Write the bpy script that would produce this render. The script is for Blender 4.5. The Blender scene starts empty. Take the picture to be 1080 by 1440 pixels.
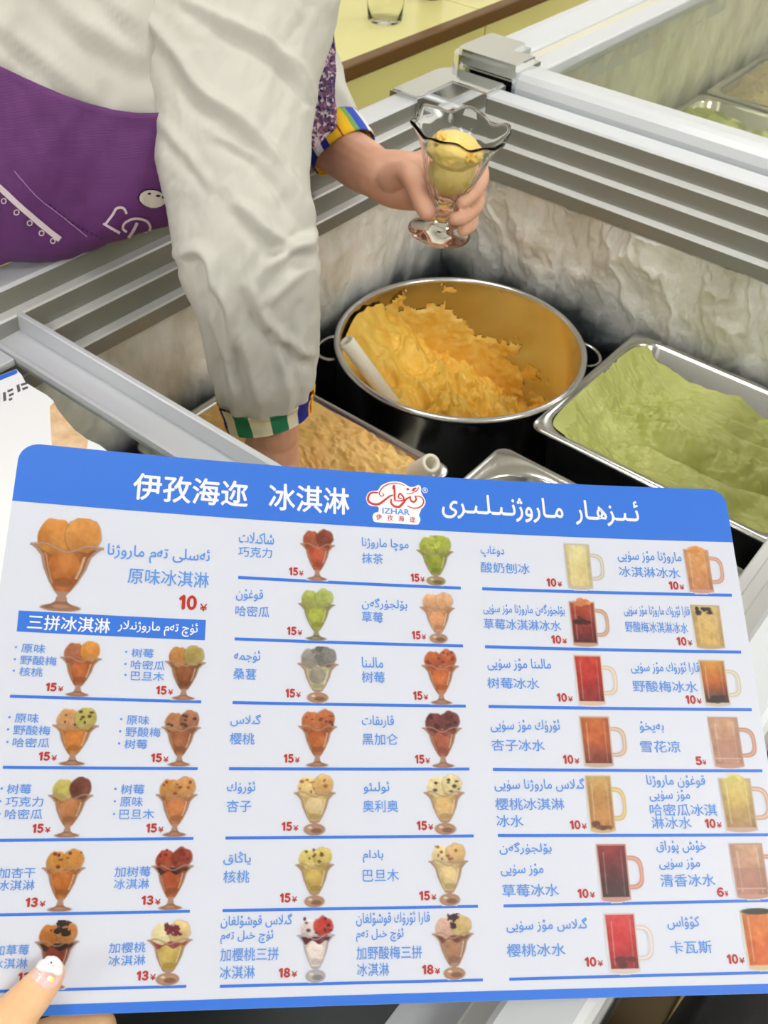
import bpy, bmesh, math, random
import numpy as np
from mathutils import Vector, Matrix
from mathutils.bvhtree import BVHTree

random.seed(4)
RNG = np.random.RandomState(7)
SC = bpy.context.scene
COL = SC.collection

# ------------------------------------------------------------------ camera
H = 0.47                      # height of the lens above the freezer rim
RIM = 0.88                    # freezer rim above the floor
CAM = np.array([0.0, 0.0, RIM + H])
FPX = 1373.0
def _rot():
    a = np.array([2000 - 540, -500 - 720, FPX]); a /= np.linalg.norm(a)
    b = -np.array([-1980 - 540, -750 - 720, FPX]); b /= np.linalg.norm(b)
    b = b - a * (a @ b); b /= np.linalg.norm(b)
    return np.array([b, a, np.cross(b, a)])
R = _rot()
cam_d = bpy.data.cameras.new('camera'); cam = bpy.data.objects.new('camera', cam_d); COL.objects.link(cam)
cam_d.sensor_fit = 'AUTO'; cam_d.sensor_width = 36.0; cam_d.lens = FPX / 1440 * 36
cam_d.clip_start = 0.02
_c = [R @ np.array(v, float) for v in ((1, 0, 0), (0, -1, 0), (0, 0, -1))]
M4 = Matrix(((_c[0][0], _c[1][0], _c[2][0], CAM[0]), (_c[0][1], _c[1][1], _c[2][1], CAM[1]),
             (_c[0][2], _c[1][2], _c[2][2], CAM[2]), (0, 0, 0, 1)))
cam.matrix_world = M4
cam_d.dof.use_dof = True; cam_d.dof.focus_distance = 0.54; cam_d.dof.aperture_fstop = 26
SC.camera = cam

# ------------------------------------------------------------------ light
world = bpy.data.worlds.new('world'); SC.world = world; world.use_nodes = True
world.node_tree.nodes['Background'].inputs[0].default_value = (0.93, 0.96, 1.0, 1)
world.node_tree.nodes['Background'].inputs[1].default_value = 0.3
SC.view_settings.view_transform = 'Standard'; SC.view_settings.look = 'None'
SC.view_settings.gamma = 1.0; SC.view_settings.use_curve_mapping = False
SC.view_settings.exposure = 0.32
LAMP_W = 7.5
LAMPS = [(a, b) for a in (-2.9, -0.8, 1.5) for b in (-1.8, 0.7, 3.2)]
CEIL = 2.75

# ------------------------------------------------------------------ helpers
def W(x, y): return R @ np.array([x - 540.0, y - 720.0, FPX])
def px(x, y, d):              # pixel and forward depth (m) -> world point
    return CAM + W(x, y) / FPX * d
def onz(x, y, z):             # pixel on the level z (m)
    d = W(x, y); return CAM + d * ((z - CAM[2]) / d[2])
def hz(x, y, z):              # pixel on level z given in lens heights relative to the rim
    return onz(x, y, RIM + z * H)
def proj(P):
    c = R.T @ (np.asarray(P, float) - CAM); return 540 + FPX * c[0] / c[2], 720 + FPX * c[1] / c[2]
def hp(x, y, z): return (x * H, y * H, RIM + z * H)
def lin(c):
    c = np.asarray(c, float) / 255.0
    return np.where(c <= 0.04045, c / 12.92, ((c + 0.055) / 1.055) ** 2.4)
def rgba(c): return tuple(float(v) for v in lin(c)) + (1.0,)

def hash3(i, j, k, s):
    n = (i * 73856093) ^ (j * 19349663) ^ (k * 83492791) ^ (s * 2654435)
    n = (n ^ (n >> 13)) * 1274126177 & 0x7fffffff
    return ((n ^ (n >> 16)) & 0xffff) / 65535.0
def vnoise(x, y, z=0.0, s=0):
    x, y, z = np.broadcast_arrays(np.asarray(x, float), np.asarray(y, float), np.asarray(z, float))
    i, j, k = (np.floor(a).astype(np.int64) for a in (x, y, z))
    u, v, w = x - i, y - j, z - k
    u, v, w = (t * t * (3 - 2 * t) for t in (u, v, w))
    r = 0
    for a in (0, 1):
        for b in (0, 1):
            for c in (0, 1):
                r = r + hash3(i + a, j + b, k + c, s) * (u if a else 1 - u) * (v if b else 1 - v) * (w if c else 1 - w)
    return r * 2 - 1
def fbm(x, y, z=0.0, o=4, s=0):
    r, a, f = 0, 1.0, 1.0
    for q in range(o):
        r = r + a * vnoise(np.asarray(x) * f, np.asarray(y) * f, np.asarray(z) * f, s + q * 17); a *= .5; f *= 2.03
    return r

_mats = {}
def mat(name, col, rough=0.5, metal=0.0, noise=None, bump=None, **kw):
    if name in _mats: return _mats[name]
    m = bpy.data.materials.new(name); m.use_nodes = True; nt = m.node_tree
    b = nt.nodes['Principled BSDF']
    b.inputs['Base Color'].default_value = rgba(col)
    b.inputs['Roughness'].default_value = rough; b.inputs['Metallic'].default_value = metal
    for k, v in kw.items():
        b.inputs[k.replace('_', ' ')].default_value = v
    if noise or bump:
        tc = nt.nodes.new('ShaderNodeTexCoord')
    if noise:                # (colour2, scale, lo, hi[, stretch])
        mp = nt.nodes.new('ShaderNodeMapping'); nt.links.new(tc.outputs['Object'], mp.inputs[0])
        if len(noise) > 4: mp.inputs['Scale'].default_value = noise[4]
        n = nt.nodes.new('ShaderNodeTexNoise'); n.inputs['Scale'].default_value = noise[1]; n.inputs['Detail'].default_value = 6
        nt.links.new(mp.outputs[0], n.inputs['Vector'])
        cr = nt.nodes.new('ShaderNodeValToRGB'); nt.links.new(n.outputs[0], cr.inputs[0])
        cr.color_ramp.elements[0].position = noise[2]; cr.color_ramp.elements[0].color = rgba(col)
        cr.color_ramp.elements[1].position = noise[3]; cr.color_ramp.elements[1].color = rgba(noise[0])
        nt.links.new(cr.outputs[0], b.inputs['Base Color'])
    if bump:                 # (scale, strength, distance)
        n = nt.nodes.new('ShaderNodeTexNoise'); n.inputs['Scale'].default_value = bump[0]; n.inputs['Detail'].default_value = 8
        nt.links.new(tc.outputs['Object'], n.inputs['Vector'])
        bp = nt.nodes.new('ShaderNodeBump'); bp.inputs['Strength'].default_value = bump[1]; bp.inputs['Distance'].default_value = bump[2]
        nt.links.new(n.outputs[0], bp.inputs['Height']); nt.links.new(bp.outputs[0], b.inputs['Normal'])
    _mats[name] = m; return m

def obj(name, verts, faces, m, parent=None, smooth=False, midx=None):
    me = bpy.data.meshes.new(name)
    me.from_pydata([tuple(map(float, v)) for v in verts], [], [tuple(int(i) for i in f) for f in faces])
    for mm in (m if isinstance(m, (list, tuple)) else [m]): me.materials.append(mm)
    if midx is not None: me.polygons.foreach_set('material_index', list(midx))
    if smooth: me.polygons.foreach_set('use_smooth', [True] * len(me.polygons))
    me.update()
    o = bpy.data.objects.new(name, me); COL.objects.link(o)
    if parent is not None: o.parent = parent
    return o
def empty(name, label, cat, group=None, loc=(0, 0, 0)):
    o = bpy.data.objects.new(name, None); COL.objects.link(o); o.empty_display_size = .02
    tag(o, label, cat, group)
    o['_base'] = [float(v) for v in loc]
    return o
def tag(o, label=None, cat=None, group=None, kind=None):
    for k, v in (('label', label), ('category', cat), ('group', group), ('kind', kind)):
        if v: o[k] = v
    return o
class MB:
    def __init__(s): s.v = []; s.f = []; s.m = []
    def add(s, v, f, mi=0):
        b = len(s.v); s.v += [tuple(map(float, q)) for q in v]; s.f += [tuple(b + int(i) for i in g) for g in f]; s.m += [mi] * len(f); return s
    def box(s, x0, x1, y0, y1, z0, z1, mi=0, bev=0.0):
        if bev <= 0:
            v = [(x, y, z) for z in (z0, z1) for y in (y0, y1) for x in (x0, x1)]
            f = [(0, 2, 3, 1), (4, 5, 7, 6), (0, 1, 5, 4), (2, 6, 7, 3), (0, 4, 6, 2), (1, 3, 7, 5)]
            return s.add(v, f, mi)
        bm = bmesh.new(); bmesh.ops.create_cube(bm, size=1)
        for q in bm.verts: q.co = Vector(((x0 + x1) / 2 + q.co.x * (x1 - x0), (y0 + y1) / 2 + q.co.y * (y1 - y0), (z0 + z1) / 2 + q.co.z * (z1 - z0)))
        bmesh.ops.bevel(bm, geom=list(bm.edges), offset=bev, segments=3, affect='EDGES', profile=.5)
        bm.verts.index_update(); v = [tuple(q.co) for q in bm.verts]; f = [[q.index for q in g.verts] for g in bm.faces]; bm.free()
        return s.add(v, f, mi)
    def build(s, name, m, parent=None, smooth=False): return obj(name, s.v, s.f, m, parent, smooth, s.m)
def grid_faces(nu, nv, cu=False, cv=False):
    f = []
    for i in range(nu if cu else nu - 1):
        for j in range(nv if cv else nv - 1):
            f.append((i * nv + j, ((i + 1) % nu) * nv + j, ((i + 1) % nu) * nv + (j + 1) % nv, i * nv + (j + 1) % nv))
    return f
def tube(path, rad, n=12, cap=True):
    path = [np.array(p, float) for p in path]; v = []; up = None
    rad = rad if hasattr(rad, '__len__') else [rad] * len(path)
    for i, p in enumerate(path):
        t = path[min(i + 1, len(path) - 1)] - path[max(i - 1, 0)]; t /= np.linalg.norm(t)
        if up is None: up = np.cross(t, [0.31, 0.2, .93]); up /= np.linalg.norm(up)
        up = up - t * (up @ t); up /= np.linalg.norm(up); w = np.cross(t, up)
        for k in range(n):
            a = 2 * math.pi * k / n; v.append(p + rad[i] * (math.cos(a) * up + math.sin(a) * w))
    f = grid_faces(len(path), n, False, True)
    if cap: f += [tuple(range(n))[::-1], tuple(range((len(path) - 1) * n, len(path) * n))]
    return v, f
def smooth_path(P, k=8):
    P = [np.array(p, float) for p in P]; out = []
    for i in range(len(P) - 1):
        a, b, c, d = P[max(i - 1, 0)], P[i], P[i + 1], P[min(i + 2, len(P) - 1)]
        for t in np.linspace(0, 1, k, endpoint=False):
            out.append(.5 * ((2 * b) + (-a + c) * t + (2 * a - 5 * b + 4 * c - d) * t ** 2 + (-a + 3 * b - 3 * c + d) * t ** 3))
    out.append(P[-1]); return out
def lathe(prof, n, c, fn=None):
    v = []
    for (r, z) in prof:
        for k in range(n):
            a = 2 * math.pi * k / n; rr, zz = (fn(r, z, a) if fn else (r, z))
            v.append((c[0] + rr * math.cos(a), c[1] + rr * math.sin(a), c[2] + zz))
    return v, grid_faces(len(prof), n, False, True)

# ------------------------------------------------------------------ materials
M_white = mat('white_plastic', (216, 221, 226), .3)
M_alu = mat('satin_aluminium', (200, 200, 195), .38, .75)
M_ledge = mat('lit_rim_ledge', (214, 216, 215), .25)
M_riser = mat('shaded_rim_riser', (146, 146, 138), .3, .35)  # ledges lightened and risers darkened in colour, as light from above falls
M_lid = mat('pale_anodised_frame', (206, 210, 216), .32, .25)
M_chrome = mat('polished_chrome', (225, 228, 230), .07, 1.0)
M_steel = mat('brushed_steel', (205, 205, 203), .2, 1.0)
M_steel_dull = mat('dull_pot_steel', (150, 150, 150), .3, 1.0)
M_liner = mat('dark_cold_liner', (58, 60, 63), .4, .3)
M_black = mat('black_gasket', (14, 14, 15), .6)
M_cabinet = mat('cabinet_enamel', (228, 232, 235), .35)
M_glass = mat('clear_glass', (255, 255, 255), .0, Transmission_Weight=1.0, IOR=1.5)
M_cupglass = mat('sundae_glass', (250, 252, 250), .0, Transmission_Weight=1.0, IOR=1.24)

def frost_mat():
    m = bpy.data.materials.new('frosted_liner'); m.use_nodes = True; nt = m.node_tree; b = nt.nodes['Principled BSDF']
    tc = nt.nodes.new('ShaderNodeTexCoord'); sp = nt.nodes.new('ShaderNodeSeparateXYZ'); nt.links.new(tc.outputs['Object'], sp.inputs[0])
    n = nt.nodes.new('ShaderNodeTexNoise'); n.inputs['Scale'].default_value = 16; n.inputs['Detail'].default_value = 8
    mp = nt.nodes.new('ShaderNodeMapping'); mp.inputs['Scale'].default_value = (1, 1, .45)
    nt.links.new(tc.outputs['Object'], mp.inputs[0]); nt.links.new(mp.outputs[0], n.inputs['Vector'])
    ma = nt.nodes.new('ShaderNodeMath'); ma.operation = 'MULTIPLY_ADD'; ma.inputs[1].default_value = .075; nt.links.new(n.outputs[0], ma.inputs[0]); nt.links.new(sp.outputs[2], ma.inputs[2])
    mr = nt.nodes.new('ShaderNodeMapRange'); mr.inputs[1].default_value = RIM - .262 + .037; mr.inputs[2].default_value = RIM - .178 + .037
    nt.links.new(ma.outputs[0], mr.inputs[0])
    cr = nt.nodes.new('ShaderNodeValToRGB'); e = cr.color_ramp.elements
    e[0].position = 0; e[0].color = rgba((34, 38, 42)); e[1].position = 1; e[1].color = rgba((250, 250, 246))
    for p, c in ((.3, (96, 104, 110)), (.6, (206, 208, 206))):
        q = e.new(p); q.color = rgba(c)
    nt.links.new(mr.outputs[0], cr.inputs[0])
    n2 = nt.nodes.new('ShaderNodeTexNoise'); n2.inputs['Scale'].default_value = 22; n2.inputs['Detail'].default_value = 10
    nt.links.new(mp.outputs[0], n2.inputs['Vector'])
    cr2 = nt.nodes.new('ShaderNodeValToRGB'); cr2.color_ramp.elements[0].position = .35; cr2.color_ramp.elements[0].color = rgba((224, 222, 212)); cr2.color_ramp.elements[1].position = .6; cr2.color_ramp.elements[1].color = (1, 1, 1, 1)
    nt.links.new(n2.outputs[0], cr2.inputs[0])
    mx = nt.nodes.new('ShaderNodeMixRGB'); mx.blend_type = 'MULTIPLY'; mx.inputs[0].default_value = 1
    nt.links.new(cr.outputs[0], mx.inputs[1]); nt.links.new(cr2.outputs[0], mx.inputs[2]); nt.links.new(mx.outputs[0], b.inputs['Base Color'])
    b.inputs['Roughness'].default_value = .5
    n3 = nt.nodes.new('ShaderNodeTexNoise'); n3.inputs['Scale'].default_value = 140; n3.inputs['Detail'].default_value = 8
    bp = nt.nodes.new('ShaderNodeBump'); bp.inputs['Strength'].default_value = .5; bp.inputs['Distance'].default_value = .003
    nt.links.new(tc.outputs['Object'], n3.inputs['Vector']); nt.links.new(n3.outputs[0], bp.inputs['Height']); nt.links.new(bp.outputs[0], b.inputs['Normal'])
    return m
M_frost = frost_mat()

# ------------------------------------------------------------------ the room
def wood_mat():
    m = bpy.data.materials.new('wood_floor_grain'); m.use_nodes = True; nt = m.node_tree; b = nt.nodes['Principled BSDF']
    tc = nt.nodes.new('ShaderNodeTexCoord'); mp = nt.nodes.new('ShaderNodeMapping'); mp.inputs['Scale'].default_value = (9, 1.2, 1)
    n = nt.nodes.new('ShaderNodeTexNoise'); n.inputs['Scale'].default_value = 3; n.inputs['Detail'].default_value = 8; n.inputs['Distortion'].default_value = 1.2
    cr = nt.nodes.new('ShaderNodeValToRGB'); cr.color_ramp.elements[0].color = rgba((138, 112, 66)); cr.color_ramp.elements[1].color = rgba((190, 168, 116))
    cr.color_ramp.elements[0].position = .35; cr.color_ramp.elements[1].position = .65
    nt.links.new(tc.outputs['Object'], mp.inputs[0]); nt.links.new(mp.outputs[0], n.inputs['Vector']); nt.links.new(n.outputs[0], cr.inputs[0]); nt.links.new(cr.outputs[0], b.inputs['Base Color'])
    b.inputs['Roughness'].default_value = .4
    return m
M_wood = wood_mat()
X0, X1, Y0, Y1 = -3.6, 2.2, -2.6, 4.2
tag(MB().box(X0, X1, Y0, Y1, -.06, -.008).build('floor', mat('floor_base', (110, 92, 60), .7)), kind='structure')
fl = bpy.data.objects['floor']
pl = MB().box(-.071, .071, -.6, .6, -.0085, 0, bev=.0015).build('plank', M_wood, fl)
_n = 0
for i in range(5):                 # planks of the customer side, where the frame looks past the freezer
    for j in range(3):
        o = pl if _n == 0 else pl.copy()
        if _n: COL.objects.link(o)
        o.location = (.12 + i * .145, -.5 + j * 1.205 - (i % 2) * .45, 0); _n += 1
M_wall = mat('painted_wall', (236, 234, 226), .7)
for nm, a in (('wall_left', (X0 - .1, X0, Y0, Y1)), ('wall_right', (X1, X1 + .1, Y0, Y1)), ('wall_front', (X0, X1, Y0 - .1, Y0)), ('wall_back', (X0, X1, Y1, Y1 + .1))):
    tag(MB().box(*a, 0, CEIL).build(nm, M_wall), kind='structure')
tag(MB().box(X0 - .1, X1 + .1, Y0 - .1, Y1 + .1, CEIL, CEIL + .08).build('ceiling', mat('ceiling_paint', (240, 240, 238), .8)), kind='structure')
M_em = bpy.data.materials.new('lamp_diffuser'); M_em.use_nodes = True
M_em.node_tree.nodes['Principled BSDF'].inputs['Emission Color'].default_value = (1, .98, .95, 1)
M_em.node_tree.nodes['Principled BSDF'].inputs['Emission Strength'].default_value = 6
for i, (lx, ly) in enumerate(LAMPS):
    e = empty('ceiling_light', 'square white ceiling panel lamp, %s of the row %s' % (('leftmost', 'middle one', 'rightmost')[i // 3], ('behind the photographer', 'above the open freezer', 'near the back wall')[i % 3]), 'lamp', 'ceiling panel lamps', (lx, ly, CEIL))
    e.location = (lx, ly, CEIL)
    MB().box(-.31, .31, -.31, .31, -.02, 0, bev=.004).build('lamp_frame', M_white, e)
    MB().box(-.29, .29, -.29, .29, -.024, -.018).build('diffuser', M_em, e)
    ld = bpy.data.lights.new('lamp', 'AREA'); ld.shape = 'SQUARE'; ld.size = .58; ld.energy = LAMP_W * {-1.8: 1.5, .7: .8, 3.2: 1.3}[ly] * {-2.9: .35, -.8: .75, 1.5: 1.85}[lx]; ld.color = (1.0, .99, .975)
    lo = bpy.data.objects.new('lamp', ld); COL.objects.link(lo); lo.location = (lx, ly, CEIL - .03)

# tiled counter behind the worker
XF = -2.6 * H; ZC = RIM - .42 * H
cnt = empty('tiled_counter', 'yellow tiled counter with a brown edge trim behind the worker', 'counter')
M_tile_top = mat('pale_yellow_glaze', (232, 226, 156), .25, noise=((224, 218, 146), 2.0, .3, .7))
M_tile_face = mat('mustard_glaze', (240, 232, 150), .3, noise=((232, 224, 140), 2.5, .3, .7))
M_grout = mat('grout', (96, 88, 60), .8)
MB().box(XF - .62, XF - .008, -.6, 3.6, .0, ZC - .008).build('counter_core', M_grout, cnt)
yj = hz(685, 16, -.42)[1]; TW = .6
for i in range(-4, 4):
    a, b_ = yj + i * TW + .0025, yj + (i + 1) * TW - .0025
    if b_ > 3.6 or a < -.6: continue
    MB().box(XF - .62, XF - .02, a, b_, ZC - .009, ZC, bev=.002).build('tile', M_tile_top, cnt)
    MB().box(XF - .009, XF, a, b_, ZC - .62, ZC - .029, bev=.002).build('tile', M_tile_face, cnt)
MB().box(XF - .022, XF + .006, -.6, 3.6, ZC - .027, ZC + .002, bev=.004).build('edge_trim', mat('brown_trim', (104, 70, 18), .35), cnt)

# ------------------------------------------------------------------ freezers
PROF = [(0, -.17), (0, -.012), (.006, -.003), (.014, 0), (.074, 0), (.08, -.006), (.083, -.045), (.104, -.046), (.107, -.05), (.109, -.092), (.129, -.093), (.132, -.097),
        (.134, -.142), (.154, -.143), (.157, -.147), (.157, -.18)]
PM = [0, 0, 0, 0, 0, 1, 2, 2, 1, 2, 2, 1, 2, 2, 1]
def rim_ring(name, rect, parent, prof=PROF, pm=PM, mats=None, zs=0):
    mb = MB(); x0, x1, y0, y1 = rect
    v = []
    for (i, z) in prof:
        v += [hp(x0 + i, y0 + i, z + zs), hp(x1 - i, y0 + i, z + zs), hp(x1 - i, y1 - i, z + zs), hp(x0 + i, y1 - i, z + zs)]
    f = []; mi = []
    for k in range(len(prof) - 1):
        for j in range(4):
            f.append((k * 4 + j, k * 4 + (j + 1) % 4, (k + 1) * 4 + (j + 1) % 4, (k + 1) * 4 + j)); mi.append(pm[k])
    return obj(name, v, f, mats or [M_white, M_riser, M_ledge], parent, False, mi)
def frost_wall(name, p0, p1, ztop, zbot, nrm, parent, nu, nv, seed, amp=.012):
    """bulging frost sheet between two rim points"""
    p0 = np.array(p0, float); p1 = np.array(p1, float); L = np.linalg.norm(p1 - p0)
    u = np.linspace(0, 1, nu)[:, None]; t = np.linspace(0, 1, nv)[None, :]
    edge = fbm(u * L * 30, u * 0, seed, 4, seed) * .006
    z = ztop + edge * (1 - t) ** 2 + (zbot - ztop) * t
    base = p0[None, None, :2] + (p1 - p0)[None, None, :2] * u[..., None]
    n1 = fbm(u * L * 14, z * 9, seed, 5, seed + 3); n2 = np.abs(fbm(u * L * 30 + n1, z * 14, seed + 5, 4, seed + 9))
    th = amp * (.8 + .45 * n1 + .7 * (.35 - n2)) * np.clip(1.25 - t * 1.1, .15, 1)
    th = th + .006 * np.exp(-(t / .06) ** 2) * (.5 + vnoise(u * L * 60, z * 60, 1, seed))
    th = np.maximum(th, .002) * np.clip(t / .02, 0, 1) ** .5
    V = np.concatenate([base + np.array(nrm)[None, None, :2] * th[..., None], z[..., None]], -1).reshape(-1, 3)
    return obj(name, V, grid_faces(nu, nv), M_frost, parent, True)
FA = (-1.62, -.02, -1.1, 2.39)
fz = empty('chest_freezer', 'open white chest freezer holding the pot and pans', 'freezer')
def shell(rect, parent, depth=1.35):
    x0, x1, y0, y1 = rect; mb = MB(); t = .105
    def b(a0, a1, b0, b1): 
        p, q = hp(a0, b0, 0), hp(a1, b1, 0); mb.box(p[0], q[0], p[1], q[1], .08, RIM - .17 * H)
    b(x0 + .004, x0 + t, y0 + .004, y1 - .004); b(x1 - t, x1 - .004, y0 + .004, y1 - .004); b(x0 + t, x1 - t, y0 + .004, y0 + t); b(x0 + t, x1 - t, y1 - t, y1 - .004)
    p, q = hp(x0 + .004, y0 + .004, 0), hp(x1 - .004, y1 - .004, 0); mb.box(p[0], q[0], p[1], q[1], .05, .08)
    mb.build('cabinet', M_cabinet, parent)
    ml = MB(); i = t + .004; zt, zb = RIM - .175 * H, RIM - depth * H
    P = [hp(x0 + i, y0 + i, 0), hp(x1 - i, y0 + i, 0), hp(x1 - i, y1 - i, 0), hp(x0 + i, y1 - i, 0)]
    v = [(p_[0], p_[1], zt) for p_ in P] + [(p_[0], p_[1], zb) for p_ in P]
    ml.add(v, [(j, (j + 1) % 4, 4 + (j + 1) % 4, 4 + j) for j in range(4)] + [(4, 5, 6, 7)])
    ml.build('inner_liner', M_liner, parent)
    mf = MB()
    for ax in (p[0] + .06, q[0] - .12):
        for ay in (p[1] + .06, q[1] - .12): mf.box(ax, ax + .06, ay, ay + .06, 0, .05)
    for k in range(4):
        MB().add(mf.v[k * 8:k * 8 + 8], mf.f[:6]).build('foot', M_black, parent)
rim_ring('rim', FA, fz); shell(FA, fz)
i_ = .111
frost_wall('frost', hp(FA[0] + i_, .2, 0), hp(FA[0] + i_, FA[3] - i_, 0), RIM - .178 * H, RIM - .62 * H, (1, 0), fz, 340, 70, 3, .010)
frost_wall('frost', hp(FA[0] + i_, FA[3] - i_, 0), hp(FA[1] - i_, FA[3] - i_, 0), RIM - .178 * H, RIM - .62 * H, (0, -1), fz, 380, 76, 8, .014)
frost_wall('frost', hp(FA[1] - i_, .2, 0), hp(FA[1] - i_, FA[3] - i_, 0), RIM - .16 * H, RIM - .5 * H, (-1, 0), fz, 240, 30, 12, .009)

def corner_cap(parent, cx, cy, lx, ly, w, z0, z1, sx=1, rnd=.05, extra=.006):
    """L shaped chrome cap over the far left corner; cx,cy outer corner (lens heights)"""
    pts = []
    for k in range(9):
        a = math.pi - k / 8 * math.pi / 2
        pts.append((cx - extra + rnd + rnd * math.cos(a), cy + extra - rnd + rnd * math.sin(a)))
    pts += [(cx + lx, cy + extra), (cx + lx, cy - w), (cx + w, cy - w), (cx + w, cy - ly), (cx - extra, cy - ly)]
    bm = bmesh.new(); vs = [bm.verts.new(hp(a, b, z0)) for a, b in pts]; f = bm.faces.new(vs[::-1])
    r = bmesh.ops.extrude_face_region(bm, geom=[f]); up = [g for g in r['geom'] if isinstance(g, bmesh.types.BMVert)]
    bmesh.ops.translate(bm, verts=up, vec=(0, 0, (z1 - z0) * H)); bmesh.ops.recalc_face_normals(bm, faces=bm.faces)
    bmesh.ops.bevel(bm, geom=[e for e in bm.edges if all(v in up for v in e.verts)], offset=.0025, segments=3, affect='EDGES')
    me = bpy.data.meshes.new('corner_cap'); bm.to_mesh(me); bm.free(); me.materials.append(M_chrome)
    o = bpy.data.objects.new('corner_cap', me); COL.objects.link(o); o.parent = parent; o['label'] = 'polished chrome corner cap'; return o
corner_cap(fz, -1.62, 2.39, .20, .25, .087, -.085, .012)

# neighbouring freezer with its glass lid
FB = (-1.62, 1.7, 2.415, 5.2)
fz2 = empty('chest_freezer', 'neighbouring chest freezer closed by a framed glass lid', 'freezer')
P2 = [(0, -.17), (0, .0), (.006, .022), (.02, .034), (.05, .036), (.085, .03), (.118, .026), (.124, .018), (.124, -.02), (.13, -.17)]
rim_ring('rim', FB, fz2, P2, [0] * 9)
shell(FB, fz2)
MB().box(hp(-1.50, 0, 0)[0], hp(-1.45, 0, 0)[0], hp(0, 2.54, 0)[1], hp(0, 5.06, 0)[1], RIM - .02 * H, RIM + .012 * H).build('lid_track', mat('cream_track', (224, 222, 202), .35), fz2)
MB().box(hp(-1.452, 0, 0)[0], hp(-1.385, 0, 0)[0], hp(0, 2.54, 0)[1], hp(0, 5.06, 0)[1], RIM - .03 * H, RIM + .024 * H, bev=.003).build('lid_frame', M_white, fz2)
MB().box(*[hp(a, 0, 0)[0] for a in (-1.40, 1.58)], *[hp(0, a, 0)[1] for a in (2.53, 5.08)], RIM - .012 * H, RIM - .003 * H).build('glass_lid', mat('green_tinted_glass', (250, 252, 230), .0, Transmission_Weight=1.0, IOR=1.2), fz2)
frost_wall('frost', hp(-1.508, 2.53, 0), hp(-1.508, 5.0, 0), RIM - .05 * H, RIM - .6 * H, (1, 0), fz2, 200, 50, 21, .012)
corner_cap(fz2, -1.62, 2.415 + .33, .33, .33, .11, -.05, .055, rnd=.06)
bpy.data.objects.remove(bpy.data.objects['corner_cap.001'])
# its cap sits on the near left corner of the second freezer
def cap2():
    x, y, w = -1.625, 2.412, .125; L1, L2 = .225, .2
    pts = [(x + .03, y), (x + L1, y), (x + L1, y + w), (x + w + .02, y + w), (x + w + .02, y + L2), (x, y + L2), (x, y + .03), (x + .008, y + .008)]
    bm = bmesh.new(); vs = [bm.verts.new(hp(a, b, -.05)) for a, b in pts]; f = bm.faces.new(vs[::-1])
    r = bmesh.ops.extrude_face_region(bm, geom=[f]); up = [g for g in r['geom'] if isinstance(g, bmesh.types.BMVert)]
    bmesh.ops.translate(bm, verts=up, vec=(0, 0, .105 * H)); bmesh.ops.recalc_face_normals(bm, faces=bm.faces)
    bmesh.ops.bevel(bm, geom=[e for e in bm.edges if all(v in up for v in e.verts)], offset=.006, segments=4, affect='EDGES')
    me = bpy.data.meshes.new('corner_cap'); bm.to_mesh(me); bm.free(); me.materials.append(M_chrome)
    o = bpy.data.objects.new('corner_cap', me); COL.objects.link(o); o.parent = fz2; o['label'] = 'polished chrome corner cap'
cap2()

# sliding glass lid of the open freezer
LZ = -.045; LY = .862; LXa, LXb = -1.512, -.128
def bar(name, pts, x0, x1, mm, parent):          # profile (y,z) swept along x
    v = [hp(x0, y, z) for y, z in pts] + [hp(x1, y, z) for y, z in pts]; n = len(pts)
    f = [(j, (j + 1) % n, n + (j + 1) % n, n + j) for j in range(n)] + [tuple(range(n))[::-1], tuple(range(n, 2 * n))]
    return obj(name, v, f, mm, parent)
lid = bar('sliding_lid', [(LY, -.094), (LY, LZ), (LY - .002, LZ + .002), (LY - .010, LZ + .002), (LY - .012, LZ), (LY - .014, -.078), (LY - .070, -.080), (LY - .071, -.072), (LY - .078, -.072), (LY - .080, -.094)], LXa, LXb, M_lid, fz)
MB().box(*[hp(a, 0, 0)[0] for a in (LXa, LXa + .075)], *[hp(0, a, 0)[1] for a in (-.7, LY - .0805)], RIM - .094 * H, RIM - .076 * H, bev=.001).build('side_frame', M_lid, lid)
MB().box(*[hp(a, 0, 0)[0] for a in (LXb - .06, LXb)], *[hp(0, a, 0)[1] for a in (-.7, LY - .0805)], RIM - .094 * H, RIM - .076 * H, bev=.001).build('side_frame', M_lid, lid)
MB().box(*[hp(a, 0, 0)[0] for a in (LXa + .07, LXb - .055)], *[hp(0, a, 0)[1] for a in (-.7, LY - .075)], RIM - .092 * H, RIM - .084 * H).build('glass_pane', mat('lid_glass', (235, 240, 238), .0, Transmission_Weight=1.0, IOR=1.24), lid)
# ------------------------------------------------------------------ pot, pans and their ice cream
def ice_mat(name, c1, c2, scale=40, c3=None):
    m = mat(name, c1, .42, 0, noise=(c2, scale, .35, .68), bump=(160, .35, .0015))
    b = m.node_tree.nodes['Principled BSDF']
    b.inputs['Subsurface Weight'].default_value = .12; b.inputs['Subsurface Radius'].default_value = (.006, .004, .002)
    return m
M_mango = ice_mat('mango_ice_cream', (250, 196, 72), (255, 216, 104), 30)
M_mango_smear = ice_mat('mango_smear', (240, 190, 76), (250, 216, 120), 60)
M_pist = ice_mat('pistachio_ice_cream', (176, 182, 98), (200, 204, 128), 14)
M_nut = ice_mat('nut_ice_cream', (226, 174, 92), (242, 206, 130), 18)
M_nut_light = ice_mat('pale_nut_ice_cream', (232, 200, 136), (206, 164, 104), 50)
M_cream = ice_mat('cream_ice_cream', (226, 206, 140), (216, 190, 122), 25)
M_pink = ice_mat('pinkish_cream', (232, 214, 190), (206, 176, 150), 20)
M_spoonplastic = mat('ivory_plastic', (236, 232, 214), .35)

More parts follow.
